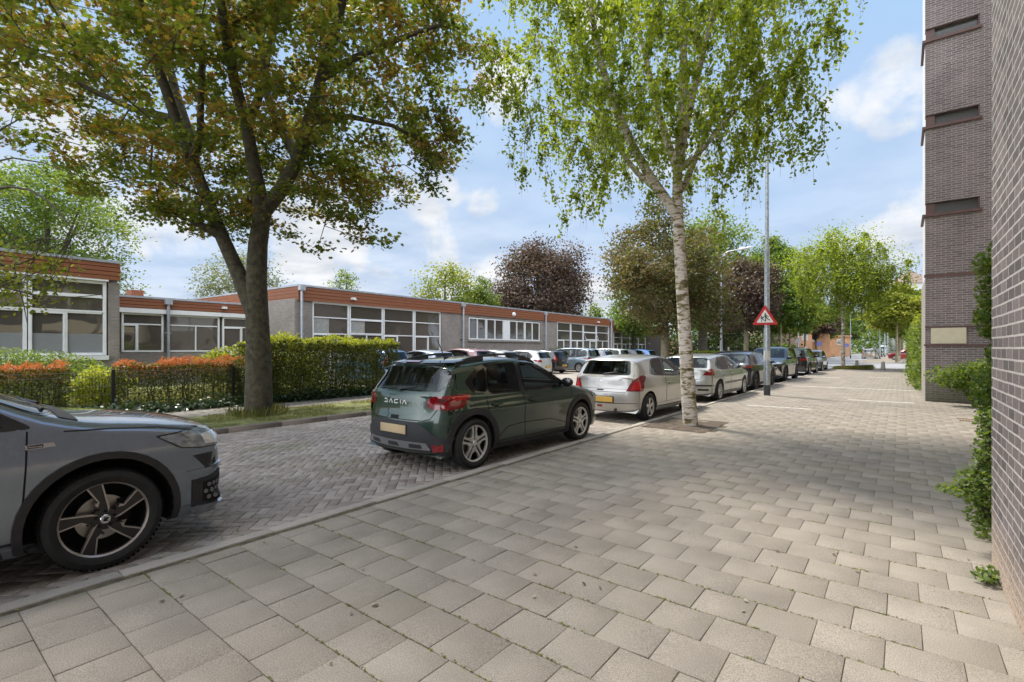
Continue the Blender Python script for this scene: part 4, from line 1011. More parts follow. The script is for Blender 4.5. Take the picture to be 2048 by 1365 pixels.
# ================================================================ brick flats on the right
b1 = empty('brick_building', (.5, 4.77, 0), 0, 'near purple brown brick wall with pale joints filling the right edge', 'building')
b = MB(); b.box2((0, -18, 0), (8, 0, 17)); b.build('wall', M['brick_near'], b1)
b2 = empty('brick_tower', (.56, 18.3, 0), 0, 'brick flats tower with thin slit windows and red brown sills', 'building')
SL = [(5.28, 5.60), (7.76, 8.08), (10.20, 10.52), (12.64, 12.96), (15.1, 15.4)]
b = MB(); zprev = 2.10; xe = 1.13
for z0, z1 in SL:
    b.box2((0, 0, zprev), (7.4, .30, z0)); b.box2((xe, 0, z0), (7.4, .30, z1)); zprev = z1
b.box2((0, 0, zprev), (7.4, .30, 17))
b.box2((0, 0, 0), (7.4, .30, 1.60)); b.box2((0, .06, 1.6), (7.4, .30, 2.10))
b.box2((.25, .301, 0), (7.4, 3.3, 17))
b.build('wall', M['brick_tower'], b2)
b = MB(); b.box2((.0, .301, 0), (.249, 3.3, 3.5)); b.build('side_wall', M['concrete'], b2)
b = MB(); b.box2((.03, .31, 3.5), (.249, 3.3, 17)); b.build('side_panel', plain('pale_panel', (.55, .56, .58), .6, var=.1), b2)
for z0, z1 in SL:
    b = MB(); b.box2((.01, .16, z0), (xe-.005, .2, z1-.005)); w_ = b.build('window', M['slitglass'], b2)
    b = MB(); b.box2((.012, .05, z0+.002), (.20, .155, z1-.006)); b.box2((xe-.03, .02, z0), (xe-.003, .155, z1-.006)); b.build('frame', M['redbrown'], w_)
    b = MB(); b.box2((-.07, -.06, z0-.075), (xe+.04, .10, z0-.003)); b.box2((-.07, .101, z0-.075), (-.005, 1.4, z0-.003)); b.build('sill', M['redbrown'], w_)
b = MB(); b.box2((-.03, -.022, 3.50), (7.4, .05, 3.575)); b.box2((-.03, -.03, 1.56), (7.4, .05, 1.615)); b.box2((-.01, -.012, 2.085), (7.4, .04, 2.12)); b.build('band', M['redbrown'], b2)
b = MB(); b.box2((.12, -.004, 1.63), (.86, .055, 2.07)); b.build('panel', M['cream'], b2)
b3 = empty('brick_building', (6.2, 4.78, 0), 0, 'recessed brick wall of the flats between near wall and tower', 'building')
b = MB(); b.box2((0, 0, 0), (2.2, 13.5, 17)); b.build('wall', M['brick_tower'], b3)
for k in range(6):
    b = MB(); b.box2((-1.0, .6, 2.3+2.6*k), (-.002, 12.9, 2.42+2.6*k)); b.box2((-1.05, .6, 2.421+2.6*k), (-1.0, 12.9, 3.3+2.6*k)); b.build('balcony', M['cream'], b3)
    for j in range(4): b = MB(); b.box2((-.03, 1.0+3*j, 2.9+2.6*k), (-.003, 3.2+3*j, 4.3+2.6*k)); b.build('window', M['slitglass'], b3)
# flats behind the photographer's back are outside the frame; a pale block across keeps window reflections honest
b4 = empty('brick_building', (2.2, 40.5, 0), 0, 'long brick flats beyond the tower and hedge', 'building')
b = MB(); b.box2((.4, -18.5, 0), (10, 6, 13)); b.build('wall', M['brick_tower'], b4)

# ================================================================ distant buildings
def house(name, label, px0, px1, Z, ytop, mat, roof=None, wins=(), deep=8, cat='house', roofc=None, base=-.05, hip=False, trim=None):
    a, c = WZ(px0, Z, base), WZ(px1, Z, base); wd = (c-a).length; h = HZ(ytop, Z)-base
    root = empty(name, a, math.atan2(c.y-a.y, c.x-a.x), label, cat)
    b = MB(); b.box2((0, 0, 0), (wd, deep, h)); b.build('wall', mat, root)
    if hip:
        b = MB(); e = .4; q = wd*.5; b.add([(-e, -e, h+.01), (wd+e, -e, h+.01), (wd+e, deep+e, h+.01), (-e, deep+e, h+.01), (wd*.5, deep*.5, h+hip)], [(0, 1, 4), (1, 2, 4), (2, 3, 4), (3, 0, 4), (3, 2, 1, 0)]); b.build('roof', roofc, root)
    elif roofc:
        b = MB(); b.box2((-.25, -.25, h+.002), (wd+.25, deep+.25, h+.28)); b.build('roof', roofc, root)
    for (u, v, ww, hh) in wins:
        b = MB(); x = wd*u; z = h*v; t = .06
        b.box2((x, -.05, z), (x+ww, .05, z+t)); b.box2((x, -.05, z+hh-t), (x+ww, .05, z+hh)); b.box2((x, -.05, z+t), (x+t, .05, z+hh-t)); b.box2((x+ww-t, -.05, z+t), (x+ww, .05, z+hh-t))
        w_ = b.build('window', M['white'], root); g_ = MB(); g_.box2((x+t, -.03, z+t), (x+ww-t, -.02, z+hh-t)); g_.build('pane', M['winglass'], w_)
    return root
wr = plain('white_roof', (.6, .62, .64), .6)
house('row_house', 'pinkish brick house with a small dark window left of the orange houses', 1545, 1596, 74, 652, M['brick_pink'], roofc=M['brick_pink'], wins=[(.1, .18, 1.1, 1.3), (.5, .18, 1.1, 1.3)])
house('row_house', 'orange brick house behind the red leaved sapling, directly left of the white roofed one', 1598, 1624, 76, 651, M['brick_orange'], roofc=M['brick_orange'], wins=[(.2, .55, .9, 1.0)])
house('row_house', 'orange brick house with white flat roof beside the avenue', 1622, 1660, 80, 664, M['brick_orange'], roofc=wr, wins=[(.05, .62, .8, .9)])
house('row_house', 'orange brown low house behind the avenue tree trunks', 1662, 1700, 96, 674, M['brick_orange'], roofc=M['brick_orange'], wins=[(.3, .6, 1.2, 1.0)])
house('row_house', 'small orange house glimpsed between maple trunk and birch trunk', 1338, 1362, 80, 676, M['brick_orange'], roofc=wr)
pale = plain('pale_flats', (.45, .46, .48), .8, var=.1)
W5 = [(.08+.23*i, .1+.11*k, 2.6, 1.4) for i in range(4) for k in range(8)]
house('apartment_block', 'pale high flats faintly visible behind the smaller birch', 1592, 1646, 190, 556, pale, roofc=M['zinc'], wins=W5, cat='building', deep=14)
house('apartment_block', 'distant block with pointed brown roof beside the tower edge', 1812, 1875, 150, 566, pale, roofc=plain('brown_roof', (.20, .14, .12), .8), hip=4.5, wins=[(.1+.22*i, .2+.16*k, 1.8, 1.3) for i in range(4) for k in range(5)], cat='building', deep=9)

# ================================================================ fences
fr = empty('wire_fence', (FX, 1.0, 0), 0, 'black welded wire mesh fence in front of the orange tipped hedges', 'fence')
for yy in (-7.0, -4.4, -1.85, .72, 3.3, 5.86):
    b = MB(); b.box2((-.03, yy-1.0-.03, 0), (.03, yy-1.0+.03, 1.02)); b.build('post', M['black'], fr)
for a, c in ((-7, -4.4), (-4.4, -1.85), (-1.85, .72), (.72, 3.3), (3.3, 5.86), (5.86, 7.4)):
    b = MB(); a, c = a-1+.035, c-1-.035
    n = int((c-a)/.055)
    for i in range(n+1): y = a+(c-a)*i/n; b.tube([(0, y, .05), (0, y, .97)], .0032, 4, cap=False)
    for z in (.06, .26, .46, .66, .86, .965): b.tube([(.006, a, z), (.006, c, z)], .004, 4, cap=False)
    b.build('wire_panel', M['black'], fr)
a, c = WZ(1352, 60, -.05), WZ(1566, 66, -.05); ln = (c-a).length
f2 = empty('iron_fence', a, math.atan2(c.y-a.y, c.x-a.x), 'dark iron bar fence at the end of the car park under the trees', 'fence')
b = MB()
for i in range(int(ln/.16)): b.box((i*.16, 0, .95), (.02, .02, 1.5))
b.box((ln/2, .02, .3), (ln, .03, .05)); b.box((ln/2, .02, 1.55), (ln, .03, .05)); b.build('bars', M['black'], f2)
b = MB()
for i in range(int(ln/2.5)+1): b.box((i*2.5, .0, .9), (.08, .08, 1.8))
b.build('posts', M['black'], f2)
t = empty('notice_board', WZ(1450, 58, -.05), TH, 'pale notice board fixed by the iron fence behind the lamp post', 'sign')
b = MB(); b.box((0, 0, 1.15), (1.0, .04, 1.1)); b.build('panel', M['white'], t); b = MB(); b.box((-.4, .05, .8), (.05, .05, 1.6)); b.box((.4, .05, .8), (.05, .05, 1.6)); b.build('posts', M['zinc'], t)

# ================================================================ lamp posts, signs
def lamp(px, Z, top, label, lat=None, r=.10, arm=1.6, arm_dir=0, base=-.0, name='street_lamp', thick=None, loc=None):
    p = loc if loc else WZ(px, Z, base)
    root = empty(name, p, 0, label, 'street lamp')
    r0, r1 = thick if thick else (.09, .07)
    b = MB(); b.lathe([(r0, 0), (r0, 2.05), (r0*.97, 2.1), (r1, 2.2), (r1, 4.6), (r1*.97, 4.64), (r1*.8, 4.7), (r1*.62, top)], 20); b.build('pole', M['galv'], root, sm=50)
    b = MB(); b.lathe([(r0*1.03, -.02), (r0*1.03, .33)], 20); b.build('foot_band', plain('foot_grey', (.05, .055, .06), .7), root, sm=50)
    ca, sa = math.cos(arm_dir), math.sin(arm_dir)
    b = MB(); b.tube([(0, 0, top-.05), (ca*.1, sa*.1, top+.12), (ca*.5, sa*.5, top+.28), (ca*arm, sa*arm, top+.35)], [r1*.6, .04, .035, .03], 8); b.build('arm', M['galv'], root, sm=50)
    b = MB(); b.prism([(0, -.10), (.12, -.14), (.62, -.13), (.75, -.05), (.75, .05), (.62, .13), (.12, .14), (0, .10)], 0, .11)
    o = b.build('lamp_head', M['white'], root, bevel=.03); o.location = (ca*(arm-.1), sa*(arm-.1), top+.27); o.rotation_euler = (0, -.08, arm_dir)
    return root
sp_ = W(1534, 791)
L1_ = lamp(0, 0, 9.2, 'tall galvanised lamp post carrying the red triangle sign at the pavement edge', loc=sp_, thick=(.095, .076), arm=1.8, arm_dir=math.pi)
b = MB(); b.lathe([(.0965, 0), (.0965, .30)], 20, (0, 0, 1.12), m=None); b.build('sticker', plain('sticker', (.5, .5, .48), .6), L1_, sm=50)
lamp(1442.5, 33, 7.6, 'street lamp with white head in front of the purple maple across the road', arm=1.2, arm_dir=0.0, thick=(.085, .06))
lamp(1596, 58, 8.2, 'thin lamp post beside the orange houses with a small sign back on it', arm=1.2, thick=(.10, .07))
lamp(1759.5, 71, 7.5, 'lamp post on the far pavement directly right of the parked wagon', arm=1.2, arm_dir=math.pi)
lamp(1769.5, 88, 7.5, 'lamp post on the far pavement, second after the parked wagon', arm=1.2, arm_dir=math.pi)
lamp(1775.5, 104, 7.5, 'lamp post on the far pavement, third after the parked wagon', arm=1.2, arm_dir=math.pi)
lamp(1701, 76, 6.8, 'lamp post on the left side of the avenue beyond the smaller birch', arm=1.0, thick=(.09, .06))
# children crossing warning sign
def sign_tri(loc, rz, s=.72):
    root = empty('warning_sign', loc, rz, 'red bordered white triangle sign showing two walking children on the lamp post', 'sign')
    h = s*.866; 
    def tri(k, cz=None):
        c = h/3; return [(-s/2*k, c-c*k-0*h), (s/2*k, c-c*k), (0, c+(h-c)*k)]
    def rtri(k, rr):
        T = [Vector(p) for p in tri(k)]; o = []
        for i in range(3):
            p, a, c = T[i], T[i-1], T[(i+1) % 3]
            u, v = (a-p).normalized(), (c-p).normalized()
            for t in (0, .25, .5, .75, 1): 
                q = p+u*rr*(1-t)+v*rr*t; q = q+(p-q)*(.45*math.sin(math.pi*t)); o.append((q.x, q.y))
        return o
    b = MB(); b.prism(rtri(1.0, .05), -.006, .012, ax=1); b.build('sign_panel', plain('sign_red', (.50, .018, .022), .4), root)
    b = MB(); b.prism(rtri(.66, .02), -.0085, -.0062, ax=1); b.build('white_field', plain('sign_white', (.72, .73, .70), .4), root)
    f = MB()
    def limb(pts, w):
        for (x0, z0), (x1, z1) in zip(pts[:-1], pts[1:]):
            d = Vector((x1-x0, z1-z0)); n = Vector((-d.y, d.x)).normalized()*w/2; e = d.normalized()*w*.3
            f.prism([(x0-e.x+n.x, z0-e.y+n.y), (x0-e.x-n.x, z0-e.y-n.y), (x1+e.x-n.x, z1+e.y-n.y), (x1+e.x+n.x, z1+e.y+n.y)], -.0108, -.009, ax=1)
    def kid(x, z, k):
        f.prism([(x+math.cos(a)*.024*k, z+.205*k+math.sin(a)*.027*k) for a in [i*math.pi/6 for i in range(12)]], -.0108, -.009, ax=1)
        f.prism([(x-.018*k, z+.17*k), (x+.032*k, z+.175*k), (x+.045*k, z+.10*k), (x-.004*k, z+.085*k)], -.0108, -.009, ax=1)
        limb([(x-.01*k, z+.165*k), (x-.05*k, z+.12*k), (x-.065*k, z+.09*k)], .018*k); limb([(x+.03*k, z+.165*k), (x+.07*k, z+.14*k), (x+.085*k, z+.11*k)], .018*k)
        limb([(x+.01*k, z+.095*k), (x+.012*k, z+.04*k), (x+.0*k, z-.03*k)], .026*k); limb([(x+.03*k, z+.095*k), (x+.075*k, z+.045*k), (x+.13*k, z+.01*k)], .024*k)
    kid(.008, .135, 1.0); kid(-.10, .125, .75)
    f.build('pictogram', M['black'], root)
    b = MB(); b.box((0, .035, .30), (.10, .05, .04)); b.box((0, .035, .12), (.10, .05, .04)); b.build('bracket', M['galv'], root)
    return root
zsg = HZ(650, 15.7)
sign_tri((sp_.x-.03, sp_.y-.14, zsg), R(12), .74)
def small_sign(px, Z, py, label, col, shape='disc', r=.3):
    p = WZ(px, Z, -.05); root = empty('traffic_sign', p, R(20), label, 'sign'); h = HZ(py, Z)+.05
    b = MB(); b.tube([(0, .05, 0), (0, .05, h+.3)], .035, 8); b.build('pole', M['galv'], root)
    b = MB()
    if shape == 'disc': b.lathe([(0, 0), (r, 0), (r, .02), (0, .02)], 20, (0, 0, h), 'y')
    else: b.prism([(-r, h-.25), (r, h-.25), (0, h+.3)], 0, .02, ax=1)
    b.build('sign_panel', col, root)
blue = plain('sign_blue', (.12, .14, .45), .4)
small_sign(1638.5, 66, 688, 'round blue sign on a short pole before the white roofed house', blue)
small_sign(1694, 74, 691, 'round bluish sign just right of the white birch trunk', blue, r=.26)
small_sign(1597, 57, 681, 'triangular sign seen from behind on the thin lamp post', M['galv'], 'tri', .35)
# bollards
def bollard(p, label, h=.62):
    root = empty('bollard', p, 0, label, 'bollard', 'concrete bollards closing the pavement')
    b = MB(); b.lathe([(.15, 0), (.145, .02), (.10, h-.06), (.085, h-.02), (.05, h), (0, h+.004)], 18, m=None); b.build('post', M['concrete'], root, sm=50)
    b = MB(); b.lathe([(.142, .09), (.146, .09), (.142, .13), (.138, .13)], 18); b.build('ring', plain('dark_ring', (.12, .11, .09), .8), root)
bollard(W(1713.5, 738), 'tapered concrete bollard at the edge of the grass patch')
bollard(W(1766, 742), 'tapered concrete bollard standing free in the middle of the pavement end')
bollard(W(1797, 723), 'tapered concrete bollard beyond the crossing by the red car')
dg = W(1952, 842); b = MB()
for i in range(12): b.box((-.24+i*.044, 0, 0), (.02, .42, .008))
b.box((0, -.22, 0), (.56, .03, .008)); b.box((0, .22, 0), (.56, .03, .008))
o = b.build('drain_grate', plain('rust', (.16, .10, .06), .8, var=.3)); o.location = (dg.x, dg.y, .006); tag(o, 'rusty drain grate in the pavement before the climbing shrub', 'drain')
# litter on pavement and road
r_ = np.random.RandomState(77); C = np.c_[r_.uniform(-4, .4, 170), 1.0+21*r_.rand(170)**1.3, np.full(170, .009)]
C2 = np.c_[soil_c.x+r_.normal(size=160)*.8, soil_c.y+r_.normal(size=160)*1.0, np.full(160, .012)]
C3 = np.c_[r_.uniform(-9.7, -4.2, 150), r_.uniform(1, 12, 150), np.full(150, RZ+.008)]
o = leaves('leaf_litter', np.vstack([C, C2, C3]), .030, 'oval', M['litter'], 5, 3.0); tag(o, 'scattered dry leaves and bits on the paving', 'leaf litter', kind='stuff')
# moss tufts in the joints of the pavement
C = []
for k in range(15000):
    y = -7.9+.30*r_.randint(28, 70); x = r_.uniform(-4, .45)
    if _n.noise(Vector((x*.9, y*.9, 7)))+.5*_n.noise(Vector((x*4, y*4, 7))) < .02: continue
    C.append((x, y+r_.normal()*.004, .001))
o = leaves('joint_moss', C, .016, 'quad', M['grass'], 6, .4); tag(o, 'green moss growing in the joints between the tiles', 'moss', kind='stuff')
C = []
for k in range(26000):
    x = r_.uniform(-9.6, -4.2); y = r_.uniform(1, 9.5)
    m_ = _n.noise(Vector((x*.8, y*.8, 3)))*.6+.75*math.exp(-((x+5.9)/.9)**2-((y-4.0)/2.4)**2)
    if m_ < .22+.32*r_.rand(): continue
    C.append((x, y, RZ+.001))
o = leaves('road_moss', C, .017, 'quad', M['grass'], 8, .5); tag(o, 'patches of moss and grass between the road clinkers', 'moss', kind='stuff')

# ================================================================ cars
def paint(name, col, metal=.55, rough=.38):
    m, nt, b = newmat(name); l = nt.links
    b.inputs['Base Color'].default_value = tuple(col)+(1,); b.inputs['Metallic'].default_value = metal
    b.inputs['Coat Weight'].default_value = 1.0; b.inputs['Coat Roughness'].default_value = .03; b.inputs['Coat IOR'].default_value = 1.6
    tc = nd(nt, 'ShaderNodeTexCoord'); nz = nd(nt, 'ShaderNodeTexNoise'); nz.inputs['Scale'].default_value = 2.5; nz.inputs['Detail'].default_value = 2
    l.new(tc.outputs['Object'], nz.inputs[0])
    mr = nd(nt, 'ShaderNodeMapRange'); l.new(nz.outputs[0], mr.inputs[0]); mr.inputs[3].default_value = rough-.03; mr.inputs[4].default_value = rough+.05; l.new(mr.outputs[0], b.inputs['Roughness'])
    # road dust low on the body
    sp = nd(nt, 'ShaderNodeSeparateXYZ'); l.new(tc.outputs['Object'], sp.inputs[0])
    m2 = nd(nt, 'ShaderNodeMapRange'); l.new(sp.outputs[2], m2.inputs[0]); m2.inputs[1].default_value = .18; m2.inputs[2].default_value = .55; m2.inputs[3].default_value = .55; m2.inputs[4].default_value = 0
    m3 = nd(nt, 'ShaderNodeMath', operation='MULTIPLY'); l.new(m2.outputs[0], m3.inputs[0]); l.new(nz.outputs[0], m3.inputs[1])
    mc = nd(nt, 'ShaderNodeMix', data_type='RGBA'); l.new(m3.outputs[0], mc.inputs[0]); mc.inputs[6].default_value = tuple(col)+(1,); mc.inputs[7].default_value = (.13, .12, .10, 1)
    l.new(mc.outputs[2], b.inputs['Base Color'])
    return m
CG = {}
def seeglass():
    m, nt, b = newmat('car_glass'); l = nt.links
    tr = nd(nt, 'ShaderNodeBsdfTransparent'); tr.inputs[0].default_value = (.62, .70, .68, 1)
    gl = nd(nt, 'ShaderNodeBsdfGlossy'); gl.inputs['Roughness'].default_value = .015; gl.inputs[0].default_value = (.95, .97, 1, 1)
    fr = nd(nt, 'ShaderNodeFresnel'); fr.inputs[0].default_value = 1.42
    mx = nd(nt, 'ShaderNodeMixShader'); l.new(fr.outputs[0], mx.inputs[0]); l.new(tr.outputs[0], mx.inputs[1]); l.new(gl.outputs[0], mx.inputs[2]); l.new(mx.outputs[0], nt.nodes['Material Output'].inputs[0])
    return m
CG['glass'] = seeglass(); CG['glassfar'] = glassmat('far_car_glass', (.04, .05, .055), .02, 1.0, 1.7)
CG['glossblack'] = plain('gloss_black', (.008, .008, .009), .08, coat=.6)
CG['plastic'] = plain('trim_plastic', (.022, .022, .024), .62, var=.25, scale=25, bump=.1, bscale=300)
CG['seam'] = plain('seam', (.004, .004, .004), .9)
CG['tyre'] = plain('tyre_rubber', (.016, .016, .016), .8, var=.35, scale=14)
CG['red'] = plain('lamp_red', (.17, .004, .007), .12, coat=1.0)
CG['redbright'] = plain('lamp_red_bright', (.38, .008, .010), .15, coat=1.0)
CG['clear'] = plain('lamp_clear', (.70, .72, .74), .10, metal=.3, coat=1.0)
CG['lampdark'] = plain('lamp_dark', (.22, .24, .26), .16, metal=.35, coat=1.0, var=.5, scale=22)
CG['alloy'] = plain('alloy', (.60, .60, .59), .36, metal=.6, var=.1)
CG['alloydark'] = plain('alloy_dark', (.040, .038, .037), .38, metal=.5)
CG['brake'] = plain('brake_steel', (.38, .36, .33), .4, metal=.8)
CG['plate'] = plain('plate_amber', (.62, .36, .06), .45, var=.12, scale=3)
CG['plateblur'] = plain('plate_faded', (.44, .33, .19), .5, var=.15, scale=3)
CG['chrome'] = plain('chrome', (.6, .6, .6), .12, metal=1)
CG['silverpl'] = plain('silver_plastic', (.20, .20, .205), .45, metal=.4)
CG['cabin'] = plain('cabin_lining', (.10, .10, .10), .9)
CG['seat'] = plain('seat_cloth', (.03, .03, .033), .95)
CG['well'] = plain('wheel_well', (.006, .006, .006), .95)

def chaik(P, it=2):
    for _ in range(it):
        Q = [P[0]]
        for a, b in zip(P[:-1], P[1:]):
            Q += [(.75*a[0]+.25*b[0], .75*a[1]+.25*b[1]), (.25*a[0]+.75*b[0], .25*a[1]+.75*b[1])]
        Q.append(P[-1]); P = Q
    return P
TYPES = {
 'hatch': dict(L=4.10, H=1.52, belt=.95, fo=.83, ro=.70,
  prof=[(1.96, .19), (2.02, .26), (2.055, .36), (2.06, .52), (2.03, .66), (1.95, .77), (1.80, .845), (1.45, .925), (1.05, .99), (.66, 1.20), (.28, 1.40), (.02, 1.475), (-.4, 1.52), (-.95, 1.505), (-1.42, 1.455), (-1.70, 1.405), (-1.745, 1.37), (-1.86, 1.18), (-1.985, .985), (-2.01, .93), (-2.02, .74), (-2.06, .62), (-2.065, .40), (-2.0, .22)],
  sur=[(.97, .945), (.60, 1.17), (.22, 1.375), (-.05, 1.425), (-.5, 1.45), (-.95, 1.425), (-1.22, 1.365), (-1.50, 1.14), (-1.40, .985), (-1.1, .93), (0, .925)],
  win=[[(.84, .965), (.52, 1.165), (.20, 1.345), (-.02, 1.395), (-.30, 1.412), (-.32, .945)], [(-.42, .945), (-.40, 1.415), (-.85, 1.39), (-1.02, 1.35), (-1.10, .96)], [(-1.14, .97), (-1.07, 1.34), (-1.18, 1.30), (-1.36, 1.14), (-1.32, 1.0)]],
  rg=[(-.58, 1.02), (.58, 1.02), (.50, 1.35), (-.50, 1.35)], ws=[(-.66, 1.03), (.66, 1.03), (.55, 1.37), (-.55, 1.37)],
  doors=[-.37, -1.16], doorfront=1.02),
 'suv': dict(L=4.70, H=1.66, belt=1.05, fo=.93, ro=.98,
  prof=[(2.22, .22), (2.30, .28), (2.345, .42), (2.35, .60), (2.325, .78), (2.26, .885), (2.12, .945), (1.75, 1.01), (1.28, 1.07), (.88, 1.28), (.48, 1.47), (.15, 1.585), (-.3, 1.65), (-1.2, 1.635), (-1.85, 1.575), (-2.10, 1.52), (-2.14, 1.48), (-2.23, 1.25), (-2.31, 1.08), (-2.33, .95), (-2.33, .80), (-2.36, .68), (-2.355, .42), (-2.27, .26)],
  sur=[(1.06, 1.035), (.80, 1.22), (.42, 1.45), (.1, 1.535), (-.4, 1.575), (-1.2, 1.565), (-1.70, 1.50), (-2.02, 1.28), (-1.95, 1.10), (-1.6, 1.035), (0, 1.02)],
  win=[[(.93, 1.055), (.75, 1.20), (.40, 1.42), (.1, 1.50), (-.18, 1.525), (-.20, 1.045)], [(-.30, 1.045), (-.28, 1.53), (-.9, 1.535), (-1.16, 1.52), (-1.22, 1.06)], [(-1.30, 1.07), (-1.24, 1.51), (-1.62, 1.465), (-1.90, 1.27), (-1.86, 1.12)]],
  rg=[(-.62, 1.13), (.62, 1.13), (.54, 1.47), (-.54, 1.47)], ws=[(-.72, 1.11), (.72, 1.11), (.60, 1.52), (-.60, 1.52)],
  doors=[-.25, -1.28], doorfront=1.20),
 'mpv': dict(L=4.55, H=1.62, belt=.98, fo=.87, ro=.86,
  prof=[(2.18, .20), (2.25, .30), (2.275, .42), (2.27, .60), (2.18, .75), (2.0, .86), (1.6, .99), (1.38, 1.06), (.85, 1.35), (.45, 1.53), (.1, 1.595), (-.5, 1.62), (-1.3, 1.60), (-1.85, 1.55), (-2.05, 1.50), (-2.09, 1.45), (-2.16, 1.22), (-2.23, 1.0), (-2.25, .85), (-2.27, .65), (-2.28, .42), (-2.2, .24)],
  sur=[(1.30, .99), (.85, 1.27), (.40, 1.48), (0, 1.535), (-.8, 1.55), (-1.5, 1.52), (-1.88, 1.42), (-2.02, 1.15), (-1.9, 1.02), (-1.2, .965), (0, .955)],
  win=[[(1.15, 1.0), (.8, 1.25), (.38, 1.45), (.06, 1.50), (-.12, 1.51), (-.14, .975)], [(-.24, .975), (-.22, 1.515), (-.9, 1.515), (-1.06, 1.51), (-1.10, .985)], [(-1.18, .99), (-1.14, 1.505), (-1.5, 1.48), (-1.80, 1.39), (-1.92, 1.14), (-1.84, 1.04)]],
  rg=[(-.60, 1.06), (.60, 1.06), (.56, 1.45), (-.56, 1.45)], ws=[(-.70, 1.10), (.70, 1.10), (.60, 1.47), (-.60, 1.47)],
  doors=[-.19, -1.14], doorfront=1.25),
 'van': dict(L=5.6, H=2.4, belt=1.25, fo=.95, ro=1.1,
  prof=[(2.7, .3), (2.8, .5), (2.78, .8), (2.65, 1.0), (2.15, 1.25), (1.6, 1.8), (1.3, 2.2), (1.0, 2.36), (0, 2.4), (-2.5, 2.38), (-2.74, 2.3), (-2.78, 1.5), (-2.8, .8), (-2.8, .5), (-2.75, .3)],
  sur=[(2.0, 1.25), (1.55, 1.75), (1.30, 2.0), (1.0, 2.05), (.95, 1.22)], win=[[(1.9, 1.28), (1.5, 1.73), (1.28, 1.96), (1.05, 2.0), (1.0, 1.26)]],
  rg=[(-.7, 1.35), (.7, 1.35), (.68, 2.0), (-.68, 2.0)], ws=[(-.8, 1.3), (.8, 1.3), (.72, 2.1), (-.72, 2.1)], doors=[.9], doorfront=2.0),
}
def rim_mesh(kind, Rr, mb, sgn, hub, w):
    """spokes drawn in the wheel plane; hub = x of the outer face"""
    def P(r, a): return (r*math.cos(a), r*math.sin(a))
    mats = (CG['alloy'], CG['alloydark'])
    x0, x1 = hub-sgn*.035, hub
    def spoke(poly, m, a=0, b_=0): mb.prism(poly, min(x0, x1)+b_, max(x0, x1)+b_, m, ax=0)
    n = 5
    if kind == 'turbine':   # dark five-arm wheel with bright edges
        for i in range(n):
            a = 2*math.pi*i/n+math.pi/2+.12
            spoke([P(.06, a-.55), P(.10, a-.25), P(Rr*.98, a-.02), P(Rr*.985, a+.30), P(Rr*.55, a+.18), P(.10, a+.50)], CG['alloydark'])
            spoke([P(.05, a-.5), P(.085, a-.42), P(Rr*.97, a-.065), P(Rr*.985, a-.03), P(.10, a-.22)], CG['alloyedge'], 0, sgn*.003)
            spoke([P(Rr*.52, a+.14), P(Rr*.97, a+.27), P(Rr*.985, a+.31), P(Rr*.50, a+.19)], CG['alloyedge'], 0, sgn*.003)
            spoke([P(.10, a+.30), P(.12, a+.38), P(Rr*.52, a+.19), P(Rr*.5, a+.13)], CG['alloyedge'], 0, sgn*.003)
    elif kind == 'double':
        for i in range(n):
            a = 2*math.pi*i/n+math.pi/2
            for s in (-1, 1):
                spoke([P(.045, a+s*.75), P(.075, a+s*.15), P(Rr*.97, a+s*.075), P(Rr*.98, a+s*.235), P(Rr*.6, a+s*.26), P(.10, a+s*.62)], CG['alloy'])
            spoke([P(.03, a-.14), P(Rr*.96, a-.075), P(Rr*.96, a+.075), P(.03, a+.14)], CG['alloydark'], 0, -sgn*.014)
    elif kind == 'multi':
        for i in range(10):
            a = 2*math.pi*i/10
            spoke([P(.05, a-.30), P(Rr*.98, a-.09), P(Rr*.98, a+.09), P(.05, a+.30)], CG['alloy'])
    else:
        m = CG['alloydark'] if kind == 'darkfive' else CG['alloy']
        for i in range(n):
            a = 2*math.pi*i/n+math.pi/2
            spoke([P(.05, a-.65), P(.11, a-.30), P(Rr*.98, a-.17), P(Rr*.98, a+.17), P(.11, a+.30), P(.05, a+.65)], m)
CG['alloyedge'] = plain('alloy_edge', (.42, .38, .35), .3, metal=.75)

